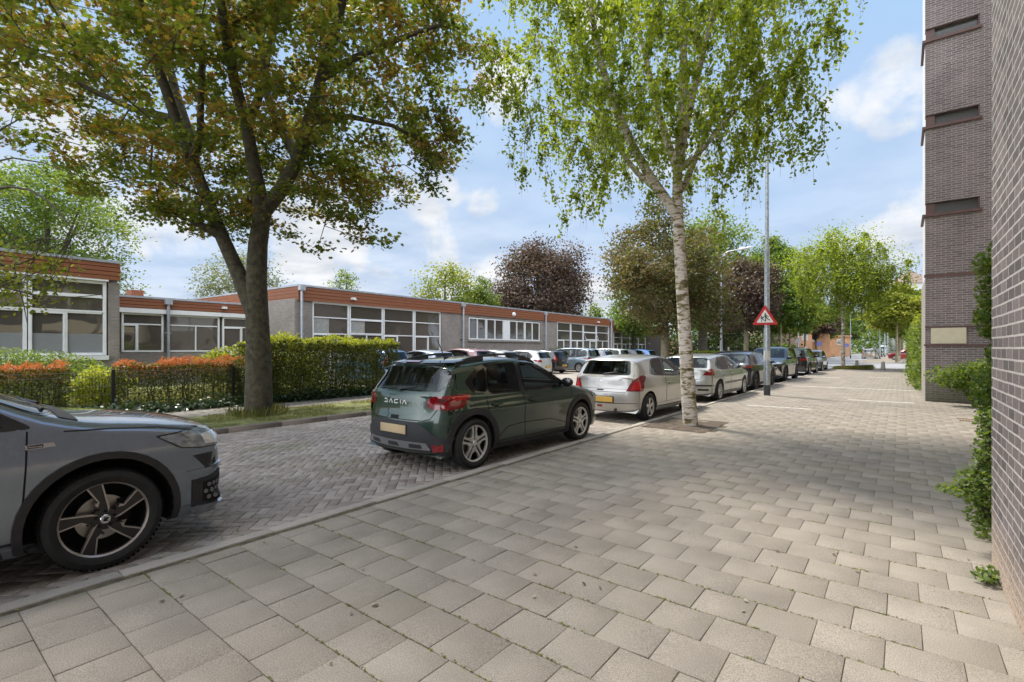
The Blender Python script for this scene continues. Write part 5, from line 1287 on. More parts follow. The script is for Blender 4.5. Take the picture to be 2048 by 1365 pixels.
def make_car(spec):
    T = TYPES[spec['type']]; Ls, Hs = spec['L']/T['L'], spec['H']/T['H']; Wd = spec['W']; Ln = spec['L']; H = spec['H']
    sc2 = lambda P: [(a*Ls, z*Hs) for a, z in P]
    lo = spec.get('detail', 2)
    if spec.get('roofk'):
        T = dict(T); k_ = spec['roofk']; b_ = T['belt']
        sq = lambda P: [(a, z if z < b_ else b_+(z-b_)*k_) for a, z in P]
        for key in ('prof', 'sur', 'rg', 'ws'): T[key] = sq(T[key])
        T['win'] = [sq(q) for q in T['win']]
        for key in ('sur', 'rg'):
            if key in spec: spec[key] = sq(spec[key])
        if 'win' in spec: spec['win'] = [sq(q) for q in spec['win']]
        H = b_*Hs+(H-b_*Hs)*k_
    prof = sc2(spec.get('prof', T['prof'])); belt = T['belt']*Hs
    P = chaik(prof, 2 if lo > 0 else 1)
    rw = spec.get('R', .315); yf = Ln/2-spec.get('fo', T['fo']*Ls); yr = -Ln/2+spec.get('ro', T['ro']*Ls)
    zb = min(prof[0][1], prof[-1][1])
    tum = spec.get('tum', .735)
    zt = [zb, zb+.08, .36*belt, .60*belt, .76*belt, .80*belt, .86*belt, belt-.015, belt+.03, H*.9, H]
    wt = [.925, .970, .976, .984, 1.0, .998, .978, .952, .925, tum+.065, tum]
    def wf(y, z):
        u = min(1, abs(y)/(Ln/2)); k = 1-.035*u**2-.10*u**5
        return Wd/2*k*float(np.interp(z, zt, wt))
    nT = 12 if lo > 0 else 6
    ts = [math.sin(math.pi/2*(i/nT)) for i in range(nT+1)]; ts = [-t for t in ts[::-1]][:-1]+ts
    root = empty(spec['name'], spec['loc'], spec.get('rz', 0), spec['label'], 'car' if spec['type'] != 'van' else 'van', spec.get('group'))
    S = len(P); V = []; F = []
    nrm = []
    for i in range(S):
        a, b = P[max(0, i-1)], P[min(S-1, i+1)]; d = Vector((b[0]-a[0], b[1]-a[1])).normalized(); nrm.append((d.y, -d.x))   # inward for front->top->rear order
    cx = 0
    wrap = []
    for i, (y, z) in enumerate(P):
        n = nrm[i]
        inw = Vector((n[0], n[1]))
        if inw.dot(Vector((cx-y, .6*H-z))) < 0: inw = -inw
        ny = abs(inw.x)
        Rr = .075*(1-ny**2)+(.20 if z > belt*1.02 else .27)*ny**2
        if z < zb+.08: Rr *= .8
        row = []
        for t in ts:
            at = abs(t); D = Rr*(.38*at**2+.62*(1-math.sqrt(max(0, 1-at**5))))
            yy, zz = y+inw.x*D, z+inw.y*D
            zz = max(zz, zb+.002)
            row.append((t*wf(yy, zz), yy, zz))
        wrap.append(row)
    nW = len(ts); vid = {}
    def av(p): V.append(p); return len(V)-1
    for i in range(S):
        for j in range(nW): vid['w', i, j] = av(wrap[i][j])
    for i in range(S-1):
        for j in range(nW-1): F.append((vid['w', i, j], vid['w', i, j+1], vid['w', i+1, j+1], vid['w', i+1, j]))
    nV = 22 if lo > 0 else 12
    ys0 = wrap[0][0][1]; ys1 = wrap[-1][0][1]
    ybs = []
    for i in range(S):
        q_ = max(-Ln/2*.955, min(Ln/2*.955, wrap[i][0][1]))
        ybs.append(min(ybs[-1]-.003, q_) if ybs else wrap[0][0][1])
    for sd, j in ((-1, 0), (1, nW-1)):
        for i in range(S):
            p = wrap[i][j]; yb = ybs[i]
            for v in range(nV):
                f = v/nV; z = zb+(p[2]-zb)*f; y = yb+(p[1]-yb)*f
                vid['s', sd, i, v] = av((sd*wf(y, z), y, z))
            vid['s', sd, i, nV] = vid['w', i, j]
        for i in range(S-1):
            for v in range(nV):
                q = (vid['s', sd, i, v], vid['s', sd, i, v+1], vid['s', sd, i+1, v+1], vid['s', sd, i+1, v])
                F.append(q)
    for i in range(S-1):
        F.append((vid['s', -1, i, 0], vid['s', -1, i+1, 0], vid['s', 1, i+1, 0], vid['s', 1, i, 0]))
    for i in (0, S-1):
        F.append([vid['w', i, j] for j in range(nW)]+[vid['s', 1, i, v] for v in range(nV-1, -1, -1)]+[vid['s', -1, i, v] for v in range(nV)])
    me = bpy.data.meshes.new('body'); me.from_pydata(V, [], F); 
    bm = bmesh.new(); bm.from_mesh(me); bmesh.ops.remove_doubles(bm, verts=bm.verts, dist=.0008); bmesh.ops.recalc_face_normals(bm, faces=bm.faces)
    bvh = BVHTree.FromBMesh(bm); bm.to_mesh(me); bm.free()
    me.materials.append(spec['paint']); me.materials.append(CG['well'])
    body = link('body', me, root)
    # wheel wells
    cut = MB(); Rw = rw+spec.get('gap', .045)
    for yy in (yf, yr):
        for s in (-1, 1):
            xi, xo = s*(Wd/2-.30), s*(Wd/2+.3)
            cut.lathe([(0, xi), (Rw, xi), (Rw, xo), (0, xo)], 36 if lo else 16, (0, yy, rw), 'x', CG['well'])
            cut.add([], [], CG['well'])
    co = cut.build('cutter', None)
    bm = bmesh.new(); bm.from_mesh(co.data); bmesh.ops.remove_doubles(bm, verts=bm.verts, dist=.0008); bmesh.ops.recalc_face_normals(bm, faces=bm.faces); bm.to_mesh(co.data); bm.free()
    cutters = [co]; open_cab = lo > 0 and spec['type'] != 'van'
    def shrink(P_, k=.965):
        c_ = Vector((0, 0))
        for q in P_: c_ += Vector(q)
        c_ /= len(P_); return [tuple(c_+(Vector(q)-c_)*k) for q in P_]
    xz = lambda P_: [(a*Wd/1.78, z_*Hs) for a, z_ in P_]
    wins_ = spec.get('win', T['win']); rg_ = spec.get('rg', T['rg'])
    if open_cab:
        c1 = MB()
        for wp in wins_: c1.prism(shrink(sc2(wp), .95), -3, 3, CG['cabin'], ax=0)
        cutters.append(c1.build('cutter', None))
        c1 = MB(); c1.prism(shrink(xz(rg_), .95), -4, .03, CG['cabin'], ax=1); cutters.append(c1.build('cutter', None))
        c1 = MB(); c1.prism(shrink(xz(T['ws']), .95), -.05, 4, CG['cabin'], ax=1); cutters.append(c1.build('cutter', None))
    for cc in cutters[1:]:
        m_ = body.modifiers.new('c', 'BOOLEAN'); m_.object = cc; m_.operation = 'DIFFERENCE'; m_.solver = 'EXACT'; m_.material_mode = 'TRANSFER'
    mo = body.modifiers.new('b', 'BOOLEAN'); mo.object = co; mo.operation = 'DIFFERENCE'; mo.solver = 'EXACT'; mo.material_mode = 'TRANSFER'
    # evaluate at the origin
    body.parent = None
    a0 = sum(p.area for p in me.polygons); best = None
    for solver, us in (('EXACT', False), ('EXACT', True), ('FAST', False)):
        mo.solver = solver
        if solver == 'EXACT': mo.use_self = us
        dg_ = bpy.context.evaluated_depsgraph_get(); dg_.update(); nm = bpy.data.meshes.new_from_object(body.evaluated_get(dg_))
        out_a = sum(p.area for p in nm.polygons if p.material_index == 0); zz_ = [v.co.z for v in nm.vertices]
        if (.60 if open_cab else .80)*a0 < out_a < .955*a0 and zz_ and max(zz_) < H+.05 and max(abs(v.co.x) for v in nm.vertices) < Wd/2+.03 and len(nm.polygons) != len(me.polygons): best = nm; break
    pass
    body.modifiers.clear()
    if best is not None: body.data = best
    body.parent = root; [bpy.data.objects.remove(c_) for c_ in cutters]; smooth(body.data, 38); body.data.name = 'body'

    def cast(view, a, b, side=1):
        if view == 'side': o, d = Vector((side*3, a, b)), Vector((-side, 0, 0))
        elif view == 'rear': o, d = Vector((a, -5, b)), Vector((0, 1, 0))
        elif view == 'front': o, d = Vector((a, 5, b)), Vector((0, -1, 0))
        elif view in ('rc', 'fc'):   # wrapped round a rear / front corner: a runs from the end face to the flank
            e = -1 if view == 'rc' else 1; C = Vector((Wd/2-.35, Ln/2-.35))
            if a <= 0: ph, q = 0, Vector((C.x+a, C.y))
            elif a >= .5: ph, q = math.pi/2, Vector((C.x, C.y-(a-.5)))
            else: ph, q = a/.5*math.pi/2, C
            dv = Vector((math.sin(ph), math.cos(ph))); st = q+dv*2.5
            o, d = Vector((side*st.x, e*st.y, b)), Vector((-side*dv.x, -e*dv.y, 0))
        else: o, d = Vector((a, b, 5)), Vector((0, 0, -1))
        h = bvh.ray_cast(o, d)
        return (h[0], h[1], d) if h[0] is not None else None
    def patch(mb, view, poly, mat, off=.004, side=1, skirt=.012, grid=.07, scaled=True, rnd=0, noff=True, holes=()):
        """a piece of trim, glass or lamp lying on the body; poly given in the plane seen from that view"""
        poly = [Vector(p) for p in ([(a, z*Hs) for a, z in poly] if view in ('rc', 'fc') else sc2(poly) if (scaled and view == 'side') else ([(a*Wd/1.78, b*Hs) for a, b in poly] if scaled else poly))]
        if rnd:
            Q = []
            for i, p in enumerate(poly):
                a, c = poly[i-1], poly[(i+1) % len(poly)]; ra = min(rnd, (a-p).length*.4); rc = min(rnd, (c-p).length*.4)
                s, e = p+(a-p).normalized()*ra, p+(c-p).normalized()*rc
                for t in (0, .33, .66, 1): Q.append(s*(1-t)**2+p*2*t*(1-t)+e*t*t)
            poly = Q
        B = []
        for a, b in zip(poly, poly[1:]+poly[:1]):
            m = max(1, int((b-a).length/(grid*.6)))
            for i in range(m): B.append(a+(b-a)*i/m)
        nB = len(B); pts = list(B)
        x0, x1 = min(p.x for p in B), max(p.x for p in B); y0, y1 = min(p.y for p in B), max(p.y for p in B)
        gx, gy = int((x1-x0)/grid), int((y1-y0)/grid)
        for i in range(1, gx+1):
            for j in range(1, gy+1):
                q = Vector((x0+i*grid, y0+j*grid))
                if all((q-p).length > grid*.35 for p in B): pts.append(q)
        edges_ = [(i, (i+1) % nB) for i in range(nB)]; HP = []
        for hp in holes:
            hp = [Vector(q) for q in (sc2(hp) if view == 'side' else [(a*Wd/1.78, b*Hs) for a, b in hp])]; HB = []
            for a, b in zip(hp, hp[1:]+hp[:1]):
                m = max(1, int((b-a).length/(grid*.6))); HB += [a+(b-a)*i/m for i in range(m)]
            pts = [q for q in pts[:nB]]+[q for q in pts[nB:] if all((q-h_).length > grid*.35 for h_ in HB)]
            k0 = len(pts); pts += HB; edges_ += [(k0+i, k0+(i+1) % len(HB)) for i in range(len(HB))]; HP.append(HB)
        r_ = geometry.delaunay_2d_cdt(pts, edges_, [], 1, 1e-5)
        vs, fs = r_[0], r_[2]
        def inside(q, Pg):
            c_ = False
            for a, b in zip(Pg, Pg[1:]+Pg[:1]):
                if (a.y > q.y) != (b.y > q.y) and q.x < (b.x-a.x)*(q.y-a.y)/(b.y-a.y)+a.x: c_ = not c_
            return c_
        if HP: fs = [f for f in fs if not any(inside((vs[f[0]]+vs[f[1]]+vs[f[2]])/3, Pg) for Pg in HP)]
        out = []; inn = []; ok = []
        for p in vs:
            h = cast(view, p.x, p.y, side)
            if h is None: out.append(None); inn.append(None); continue
            dirn = -h[2] if not noff else (h[1] if h[1].dot(-h[2]) > 0 else -h[1])
            dirn = (dirn*.6-h[2]*.4).normalized() if noff else dirn
            out.append(h[0]+dirn*off); inn.append(h[0]-dirn*skirt)
        idx = {}; VV = []; FF = []
        def gi(k, which):
            if (k, which) not in idx: VV.append((out if which == 0 else inn)[k]); idx[k, which] = len(VV)-1
            return idx[k, which]
        ec = {}
        for f in fs:
            if any(out[k] is None for k in f): continue
            # skip faces that bridge a jump in depth
            if max((out[f[0]]-out[f[1]]).length, (out[f[1]]-out[f[2]]).length, (out[f[2]]-out[f[0]]).length) > (.30 if view in ('rear', 'front') and grid < .065 else .45): continue
            FF.append([gi(k, 0) for k in f])
            for k in range(3):
                a, b = f[k], f[(k+1) % 3]
                if (b, a) in ec: del ec[b, a]
                else: ec[a, b] = 1
        for a, b in ec: FF.append([gi(b, 0), gi(a, 0), gi(a, 1), gi(b, 1)])
        if FF: mb.add(VV, FF, mat)
    def line(mb, view, pts, wdt, mat, off=.0022, side=1, scaled=True):
        pts = [Vector(p) for p in pts]; Lf, Rt = [], []
        for i, p in enumerate(pts):
            d = (pts[min(i+1, len(pts)-1)]-pts[max(0, i-1)]).normalized(); n = Vector((-d.y, d.x))*wdt/2; Lf.append(p+n); Rt.append(p-n)
        patch(mb, view, [tuple(p) for p in Lf+Rt[::-1]], mat, off, side, .006, .08, scaled)
    def part(name, mb, parent=root, sm=40): 
        return mb.build(name, None, parent, sm=sm) if mb.f else None
    api = dict(root=root, patch=patch, line=line, part=part, cast=cast, spec=spec, T=T, Ls=Ls, Hs=Hs, Wd=Wd, yf=yf, yr=yr, rw=rw, body=body, sc2=sc2, belt=belt, wf=wf, bvh=bvh)
    sides = spec.get('sides', (1, -1))
    nwin = spec.get('win', T['win'])
    if lo > 0:
        for s in sides:
            b = MB(); patch(b, 'side', spec.get('sur', T['sur']), spec.get('surmat', CG['glossblack']), .003, s, .012, .09, rnd=.05, holes=[shrink(wp, .955) for wp in nwin] if open_cab else ()); part('window_surround', b, body)
            for wp in nwin:
                b = MB(); patch(b, 'side', wp, CG['glass'], .0065, s, .004, .09, rnd=.035); part('side_window', b)
            # door seams and handles
            b = MB()
            for yd in spec.get('doors', T['doors']):
                line(b, 'side', [(yd, belt/Hs-.03), (yd+.01, .6), (yd+.03, (zb/Hs)+.10)], .010, CG['seam'], side=s)
            yd = spec.get('df', T['doorfront']); line(b, 'side', [(yd-.08, belt/Hs-.03), (yd-.10, .6), (yd-.12, (zb/Hs)+.10)], .010, CG['seam'], side=s)
            line(b, 'side', [(yd-.12, (zb/Hs)+.10), (0, (zb/Hs)+.095), (yr/Ls+rw/Ls+.10, (zb/Hs)+.10)], .012, CG['seam'], side=s)
            part('door_seams', b, body)
            for yh in spec.get('handles', [-.20+T['doors'][0]+.37-.02, T['doors'][-1]+.06+.1] if len(T['doors']) > 1 else [T['doors'][0]+.2]):
                b = MB(); zh = (belt-.15)/Hs
                patch(b, 'side', [(yh-.02+.075*math.cos(a), zh-.004+.034*math.sin(a)) for a in [k*math.pi/6 for k in range(12)]], CG['seam'], .002, s, .004, .05); part('handle_shade', b, body); b = MB()  # flat dark ellipse paints the shadow pocket behind the handle
                patch(b, 'side', [(yh-.095, zh-.02), (yh+.095, zh-.02), (yh+.095, zh+.02), (yh-.095, zh+.02)], spec.get('handlemat', spec['paint']), .026, s, .002, .05, rnd=.018); part('door_handle', b)
    else:
        for s in sides:
            b = MB(); patch(b, 'side', spec.get('sur', T['sur']), CG['glassfar'], .004, s, .006, .16); part('side_window', b)
    if open_cab:
        b = MB(); patch(b, 'rear', shrink(rg_, 1.05), CG['glossblack'], .003, 1, .012, .09, rnd=.05, holes=[shrink(rg_, .955)]); part('rear_window_frame', b, body)
        b = MB(); patch(b, 'front', shrink(T['ws'], 1.04), CG['glossblack'], .003, 1, .012, .09, rnd=.05, holes=[shrink(T['ws'], .955)]); part('windscreen_frame', b, body)
        zf = belt-.03
        for yy, xs in ((-.02*Ls, (-.36, .36)), (-.92*Ls, (-.42, 0, .42))):
            for x in xs:
                b = MB(); w_ = .25 if len(xs) == 2 else .19
                b.add([(x-w_, yy+.05, zf), (x+w_, yy+.05, zf), (x+w_, yy-.07, zf), (x-w_, yy-.07, zf), (x-w_*.85, yy-.07, zf+.20*Hs/1.5), (x+w_*.85, yy-.07, zf+.20*Hs/1.5), (x+w_*.85, yy-.15, zf+.20*Hs/1.5), (x-w_*.85, yy-.15, zf+.20*Hs/1.5)], [(0, 1, 5, 4), (1, 2, 6, 5), (2, 3, 7, 6), (3, 0, 4, 7), (4, 5, 6, 7), (3, 2, 1, 0)])
                o = b.build('seat', CG['seat'], root, bevel=.02)
                b = MB(); b.box((x, yy-.13, zf+(.29 if len(xs) == 2 else .25)*Hs/1.5), (.24, .09, .14)); b.build('headrest', CG['seat'], o, bevel=.03)
    b = MB(); patch(b, 'rear', spec.get('rg', T['rg']), CG['glass'] if lo else CG['glassfar'], .006, 1, .01, .09 if lo else .2, rnd=.05); part('rear_window', b)
    b = MB(); patch(b, 'front', T['ws'], CG['glass'] if lo else CG['glassfar'], .006, 1, .01, .10 if lo else .2, rnd=.05); part('windscreen', b)
    # lamps wrap round the corners
    for key, vw, nm_, base in (('tail', 'rc', 'tail_light', CG['red']), ('head', 'fc', 'headlight', CG['lampdark'] if lo else CG['clear'])):
        if spec.get(key):
            outl, inner = spec[key]
            for s in (1, -1):
                if lo > 1 and key == 'head': b = MB(); patch(b, vw, [(x_+(x_-.3)*.05, z_+(z_-.83)*.16) for x_, z_ in outl], CG['glossblack'], .004, s, .012, .05, rnd=.02); part('headlight_frame', b, body)
                b = MB(); patch(b, vw, outl, base, .008, s, .012, .05, rnd=.02); o = part(nm_, b)
                if inner and o and lo > 0:
                    b = MB()
                    for pl in inner: patch(b, vw, pl, CG['redbright'] if key == 'tail' else CG['clear'], .012, s, .003, .05)
                    part('lamp_element', b, o)
    if spec.get('grille'):
        b = MB(); patch(b, 'front', spec['grille'], CG['glossblack'], .006, 1, .01, .08, rnd=.02); part('grille', b)
    for vw, pl, mt, nm_ in spec.get('patches', []):
        b = MB()
        for p_ in (pl if isinstance(pl[0][0], (list, tuple)) else [pl]):
            if vw == 'sides':
                for s in sides: patch(b, 'side', p_, mt, .008, s, .01, .07)
            else: patch(b, vw, p_, mt, .008, 1, .01, .07)
        part(nm_, b)
    # plate
    if spec.get('plate'):
        x, z, m_, vw = spec['plate']; h = cast(vw, x, z*Hs); hh = cast(vw, x, z*Hs+.05); 
        if h:
            b = MB(); yy = min(h[0].y, hh[0].y)-.012 if vw == 'rear' else max(h[0].y, hh[0].y)+.012
            b.box((x, yy, z*Hs), (.52, .014, .11)); b.mats = []; 
            o = b.build('number_plate', m_, root, bevel=.003)
            b = MB(); b.box((x, yy+(.012 if vw == 'rear' else -.012), z*Hs), (.545, .02, .135)); b.build('plate_holder', CG['plastic'], o)
    # mirrors
    for s in (1, -1):
        ym = spec.get('df', T['doorfront'])*Ls-.33; zm = belt+.06
        xm = wf(ym, zm)
        b = MB(); 
        bmm = bmesh.new(); bmesh.ops.create_icosphere(bmm, subdivisions=2, radius=1)
        vs = [(s*(xm+.12)+v.co.x*.115, ym+v.co.y*.075*(1.15 if v.co.y > 0 else .55), zm+v.co.z*.075) for v in bmm.verts]
        b.add(vs, [[v.index for v in f.verts] for f in bmm.faces], spec.get('mirror', spec['paint'])); bmm.free()
        o = b.build('mirror', None, root, sm=60)
        if lo > 0:
            b = MB(); b.box2((s*(xm-.03), ym-.03, zm-.07), (s*(xm+.08), ym+.03, zm-.035)); b.build('mirror_foot', CG['plastic'], o)
    # wheels
    wd = spec.get('tw', .205)
    for yy in (yf, yr):
        for s in (1, -1):
            xo = s*(Wd/2-spec.get('winset', .025)); xi = xo-s*wd; rr = rw*spec.get('rimf', .66)
            b = MB(); sh = .028
            b.lathe([(rr, xo-s*.012), (rr+.010, xo-s*.002), (rw*.86, xo+s*.006), (rw*.965, xo-s*.012), (rw, xo-s*.04), (rw, xi+s*.03), (rw*.96, xi), (rr, xi)], 40 if lo else 18, (0, yy, rw), 'x', CG['tyre'])
            if lo > 1:   # tread blocks
                for k in range(64):
                    a = 2*math.pi*k/64; ca, sa = math.cos(a), math.sin(a)
                    c = Vector((xo-s*.028, yy+ca*(rw-.002), rw+sa*(rw-.002)))
                    u_ = Vector((0, -sa, ca))*.010; v_ = Vector((s*.022, 0, 0)); n_ = Vector((0, ca, sa))*.0016+Vector((s*.003, 0, 0))
                    b.add([c-u_-v_-n_, c+u_-v_-n_, c+u_+v_-n_, c-u_+v_-n_, c-u_-v_+n_, c+u_-v_+n_, c+u_+v_+n_*.3, c-u_+v_+n_*.3], [(4, 5, 6, 7), (0, 1, 5, 4), (1, 2, 6, 5), (2, 3, 7, 6), (3, 0, 4, 7)], CG['tyre'])
            whl = b.build('wheel', None, root, sm=35)
            b = MB(); hub = xo-s*.022
            lipm = CG['alloyedge'] if spec.get('rim') == 'turbine' else (CG['alloydark'] if spec.get('rim') == 'darkfive' else CG['alloy'])
            lip = .955 if spec.get('rim') == 'turbine' else .92
            b.lathe([(rr*lip, hub-s*.02), (rr*lip, hub+s*.002), (rr*1.0, hub+s*.012), (rr*1.01, hub-s*.01)], 40 if lo else 18, (0, yy, rw), 'x', lipm)
            b.lathe([(rr*lip, hub-s*.02), (rr*.93, hub-s*.15), (0, hub-s*.15)], 24, (0, yy, rw), 'x', CG['well'])
            c0 = len(b.v); rim_mesh(spec.get('rim', 'five'), rr, b, s, hub, wd)
            for k in range(c0, len(b.v)): x, y, z = b.v[k]; b.v[k] = (x, (y if s > 0 else -y)+yy, z+rw)
            b.lathe([(.0, hub+s*.008), (.030, hub+s*.008), (.034, hub), (.075, hub-s*.004), (.078, hub-s*.04)], 20, (0, yy, rw), 'x', CG['alloydark'] if spec.get('rim') in ('turbine', 'darkfive') else CG['alloy'])
            if lo > 0:
                for k in range(5):
                    a = 2*math.pi*k/5+.3; b.lathe([(.0, hub+s*.001), (.011, hub+s*.001), (.011, hub-s*.01)], 8, (0, yy+.055*math.cos(a), rw+.055*math.sin(a)), 'x', CG['well'])
            rim = b.build('rim', None, whl, sm=30)
            if lo > 1:
                b = MB(); b.lathe([(.07, hub-s*.075), (.155, hub-s*.075), (.155, hub-s*.095)], 32, (0, yy, rw), 'x', CG['brake']); b.box((hub-s*.08, yy+.12, rw+.03), (.05, .07, .16), CG['well']); b.build('brake_disc', None, whl, sm=30)
    if spec.get('cladding'):
        for s in sides:
            for yy in (yf, yr):
                b = MB()
                cm = spec.get('cladw', .075); n = 22; a0, a1 = -.42, math.pi+.42
                o_, i_ = [], []
                for k in range(n+1):
                    a = a0+(a1-a0)*k/n; o_.append((yy+math.cos(a)*(Rw+cm), max(zb+.012, rw+math.sin(a)*(Rw+cm)))); i_.append((yy+math.cos(a)*(Rw+.001), max(zb+.012, rw+math.sin(a)*(Rw+.001))))
                patch(b, 'side', o_+i_[::-1], CG['plastic'], .014, s, .02, .06, scaled=False); part('arch_trim', b)
            b = MB(); zz = zb+.012; y_a, y_b = yr+Rw+.08, yf-Rw-.08
            patch(b, 'side', [(y_a, zz), (y_b, zz), (y_b-.02, zz+.06), (y_a+.02, zz+.06)], CG['plastic'], .012, s, .02, .12, scaled=False); part('sill_trim', b)
    if spec.get('rails'):
        for s in (1, -1):
            b = MB(); pts = []
            for k in range(9):
                y = (-1.30+1.65*k/8)*Ls; h = bvh.ray_cast(Vector((s*Wd*.34, y, 4)), Vector((0, 0, -1))); z = h[0].z; e = math.sin(math.pi*k/8)**.35
                pts.append((s*Wd*.34, y, z+.010+.035*e))
            b.tube(pts, .014, 6)
            part('roof_rail', b)
    if spec.get('antenna'):
        y = spec['antenna']*Ls; h = bvh.ray_cast(Vector((0, y, 4)), Vector((0, 0, -1))); b = MB()
        b.tube([h[0]+Vector((0, .05, -.005)), h[0]+Vector((0, 0, .02))], [.03, .014], 8); b.tube([h[0]+Vector((0, 0, .02)), h[0]+Vector((0, -.13, .26))], [.009, .006], 6); b.build('antenna', CG['plastic'], root, sm=40)
    if spec.get('wiper'):
        h1, h2 = cast('rear', 0.02, T['rg'][0][1]*Hs+.01), cast('rear', .30, T['rg'][0][1]*Hs+.055)
        b = MB(); b.tube([h1[0]+Vector((0, -.03, 0)), h2[0]+Vector((0, -.03, 0))], [.014, .007], 6); b.tube([h1[0]+Vector((0, .01, 0)), h1[0]+Vector((0, -.035, 0))], .02, 8); b.build('rear_wiper', CG['plastic'], root)
    if spec.get('after'): spec['after'](api)
    return root
def textmesh(s, size, depth=.003, font_w=1.0, spacing=1.0):
    cu = bpy.data.curves.new('t', 'FONT'); cu.body = s; cu.size = size; cu.extrude = depth; cu.space_character = spacing; cu.align_x = 'CENTER'; cu.align_y = 'CENTER'; cu.resolution_u = 3
    o = bpy.data.objects.new('t', cu); COL.objects.link(o); dg_ = bpy.context.evaluated_depsgraph_get(); dg_.update()
    me = bpy.data.meshes.new_from_object(o.evaluated_get(dg_)); bpy.data.objects.remove(o); me.name = 'lettering'
    return me

# ---------------------------------------------------------------- the grey SUV in the left foreground
def suv_after(A):
    patch, line, part, root = A['patch'], A['line'], A['part'], A['root']
    yf, rw, body = A['yf'], A['rw'], A['body']
    for s in (1, -1):
        b = MB(); patch(b, 'fc', [(.52, .50), (.10, .53), (.07, .30), (.36, .27), (.52, .31)], CG['plastic'], .012, s, .01, .04, scaled=False)
        o = part('side_intake', b)
        b = MB(); patch(b, 'fc', [(.43, .475), (.12, .50), (.10, .325), (.35, .30), (.43, .32)], CG['seam'], .016, s, .004, .04, scaled=False); m_ = part('mesh_insert', b, o)
        b = MB()
        for i in range(3):
            for j in range(5):
                y, z = .145+j*.058+(.028 if i % 2 else 0), .345+i*.05
                patch(b, 'fc', [(y+.020*math.cos(a), z+.018*math.sin(a)) for a in [k*math.pi/3+.5 for k in range(6)]], CG['silverpl'], .019, s, .003, .05, scaled=False)
        part('honeycomb', b, o)
        b = MB(); patch(b, 'fc', [(.56, .30), (.05, .295), (.05, .235), (.50, .225)], A['spec']['paint'], .040, s, .03, .05, scaled=False); part('lip', b)
        b = MB(); patch(b, 'fc', [(.52, .70), (.16, .72), (.12, .62), (.40, .585)], CG['glossblack'], .006, s, .01, .04, scaled=False); part('fog_light', b)
        b = MB(); patch(b, 'fc', [(.56, .58), (.08, .60), (.08, .565), (.50, .545)], A['spec']['paint'], .022, s, .02, .05, scaled=False); part('bumper_ridge', b)
        b = MB()
        patch(b, 'side', [(1.01, .905), (1.155, .91), (1.145, .938), (1.01, .934)], CG['chrome'], .006, s, .004, .05, scaled=False); o = part('side_badge', b)
        b = MB(); patch(b, 'side', [(1.018, .909), (1.095, .912), (1.095, .934), (1.018, .931)], CG['glossblack'], .008, s, .003, .05, scaled=False); part('badge_field', b, o)
        me = textmesh('SPORTLINE', .0135, .0005); me.materials.append(CG['chrome']); t = link('lettering', me, o)
        h = A['cast']('side', 1.056, .9215, s)
        t.rotation_euler = (R(90), 0, R(90) if s > 0 else R(-90)); t.location = h[0]+Vector((s*.010, 0, -.001)); t.rotation_euler[1] = 0
        # bonnet shut line, wing seam
        b = MB(); line(b, 'side', [(1.20, 1.00), (1.45, .985), (1.75, .955), (2.02, .90)], .008, CG['seam'], side=s, scaled=False)
        part('bonnet_seam', b, body)
        # wipers at the foot of the screen
    b = MB()
    for x0, x1 in ((.62, .05), (.02, -.55)):
        p0, p1 = A['cast']('front', x0, 1.135), A['cast']('front', x1, 1.19)
        if p0 and p1: b.tube([p0[0]+Vector((0, .035, .0)), p1[0]+Vector((0, .03, .0))], [.012, .006], 6)
    b.build('wiper', CG['plastic'], root)
    b = MB(); patch(b, 'top', [(-.74, 1.30), (.74, 1.30), (.72, 1.20), (-.72, 1.20)], CG['plastic'], .006, 1, .01, .08, scaled=False); part('cowl', b)
    # wheel caps with round emblem
    b = MB(); b.lathe([(0, .004), (.028, .004), (.032, 0)], 24, (A['Wd']/2-.025-.012, yf, rw), 'x', CG['chrome']); o = b.build('wheel_cap', None, root, sm=40)
    b = MB(); xx = A['Wd']/2-.025-.007
    for k in range(4): 
        b.prism([(yf-.014+k*.006, rw-.004), (yf-.010+k*.006, rw-.004), (yf-.001+k*.007, rw+.019-k*.003), (yf-.006+k*.007, rw+.019-k*.003)], xx, xx+.002, CG['seam'], ax=0)
    b.prism([(yf-.018, rw-.012), (yf+.016, rw-.014), (yf+.010, rw-.006), (yf-.014, rw-.004)], xx, xx+.002, CG['seam'], ax=0)
    b.build('emblem', None, o)
SG = paint('paint_grey', (.20, .235, .285), .75, .22)
make_car(dict(name='parked_car', type='suv', L=4.70, W=1.88, H=1.66, R=.352, loc=(-5.33, -.42, RZ), rz=R(0), gap=.075, df=1.10, cladw=.05,
    label='metallic grey SUV in the left foreground, only its front half in view', paint=SG, rim='turbine', cladding=True, rimf=.735, tw=.235,
    head=([(-.05, .80), (.18, .77), (.45, .765), (.60, .785), (.76, .885), (.50, .905), (.20, .90), (-.05, .87)], [[(.10, .80), (.22, .79), (.22, .87), (.10, .865)], [(.27, .785), (.42, .785), (.46, .87), (.27, .875)]]),
    grille=[(-.44, .62), (.44, .62), (.46, .88), (-.46, .88)], patches=[('front', [(-.62, .30), (.62, .30), (.58, .50), (-.58, .50)], CG['plastic'], 'lower_grille')],
    rails=True, after=suv_after, group='cars parked along the kerb'))

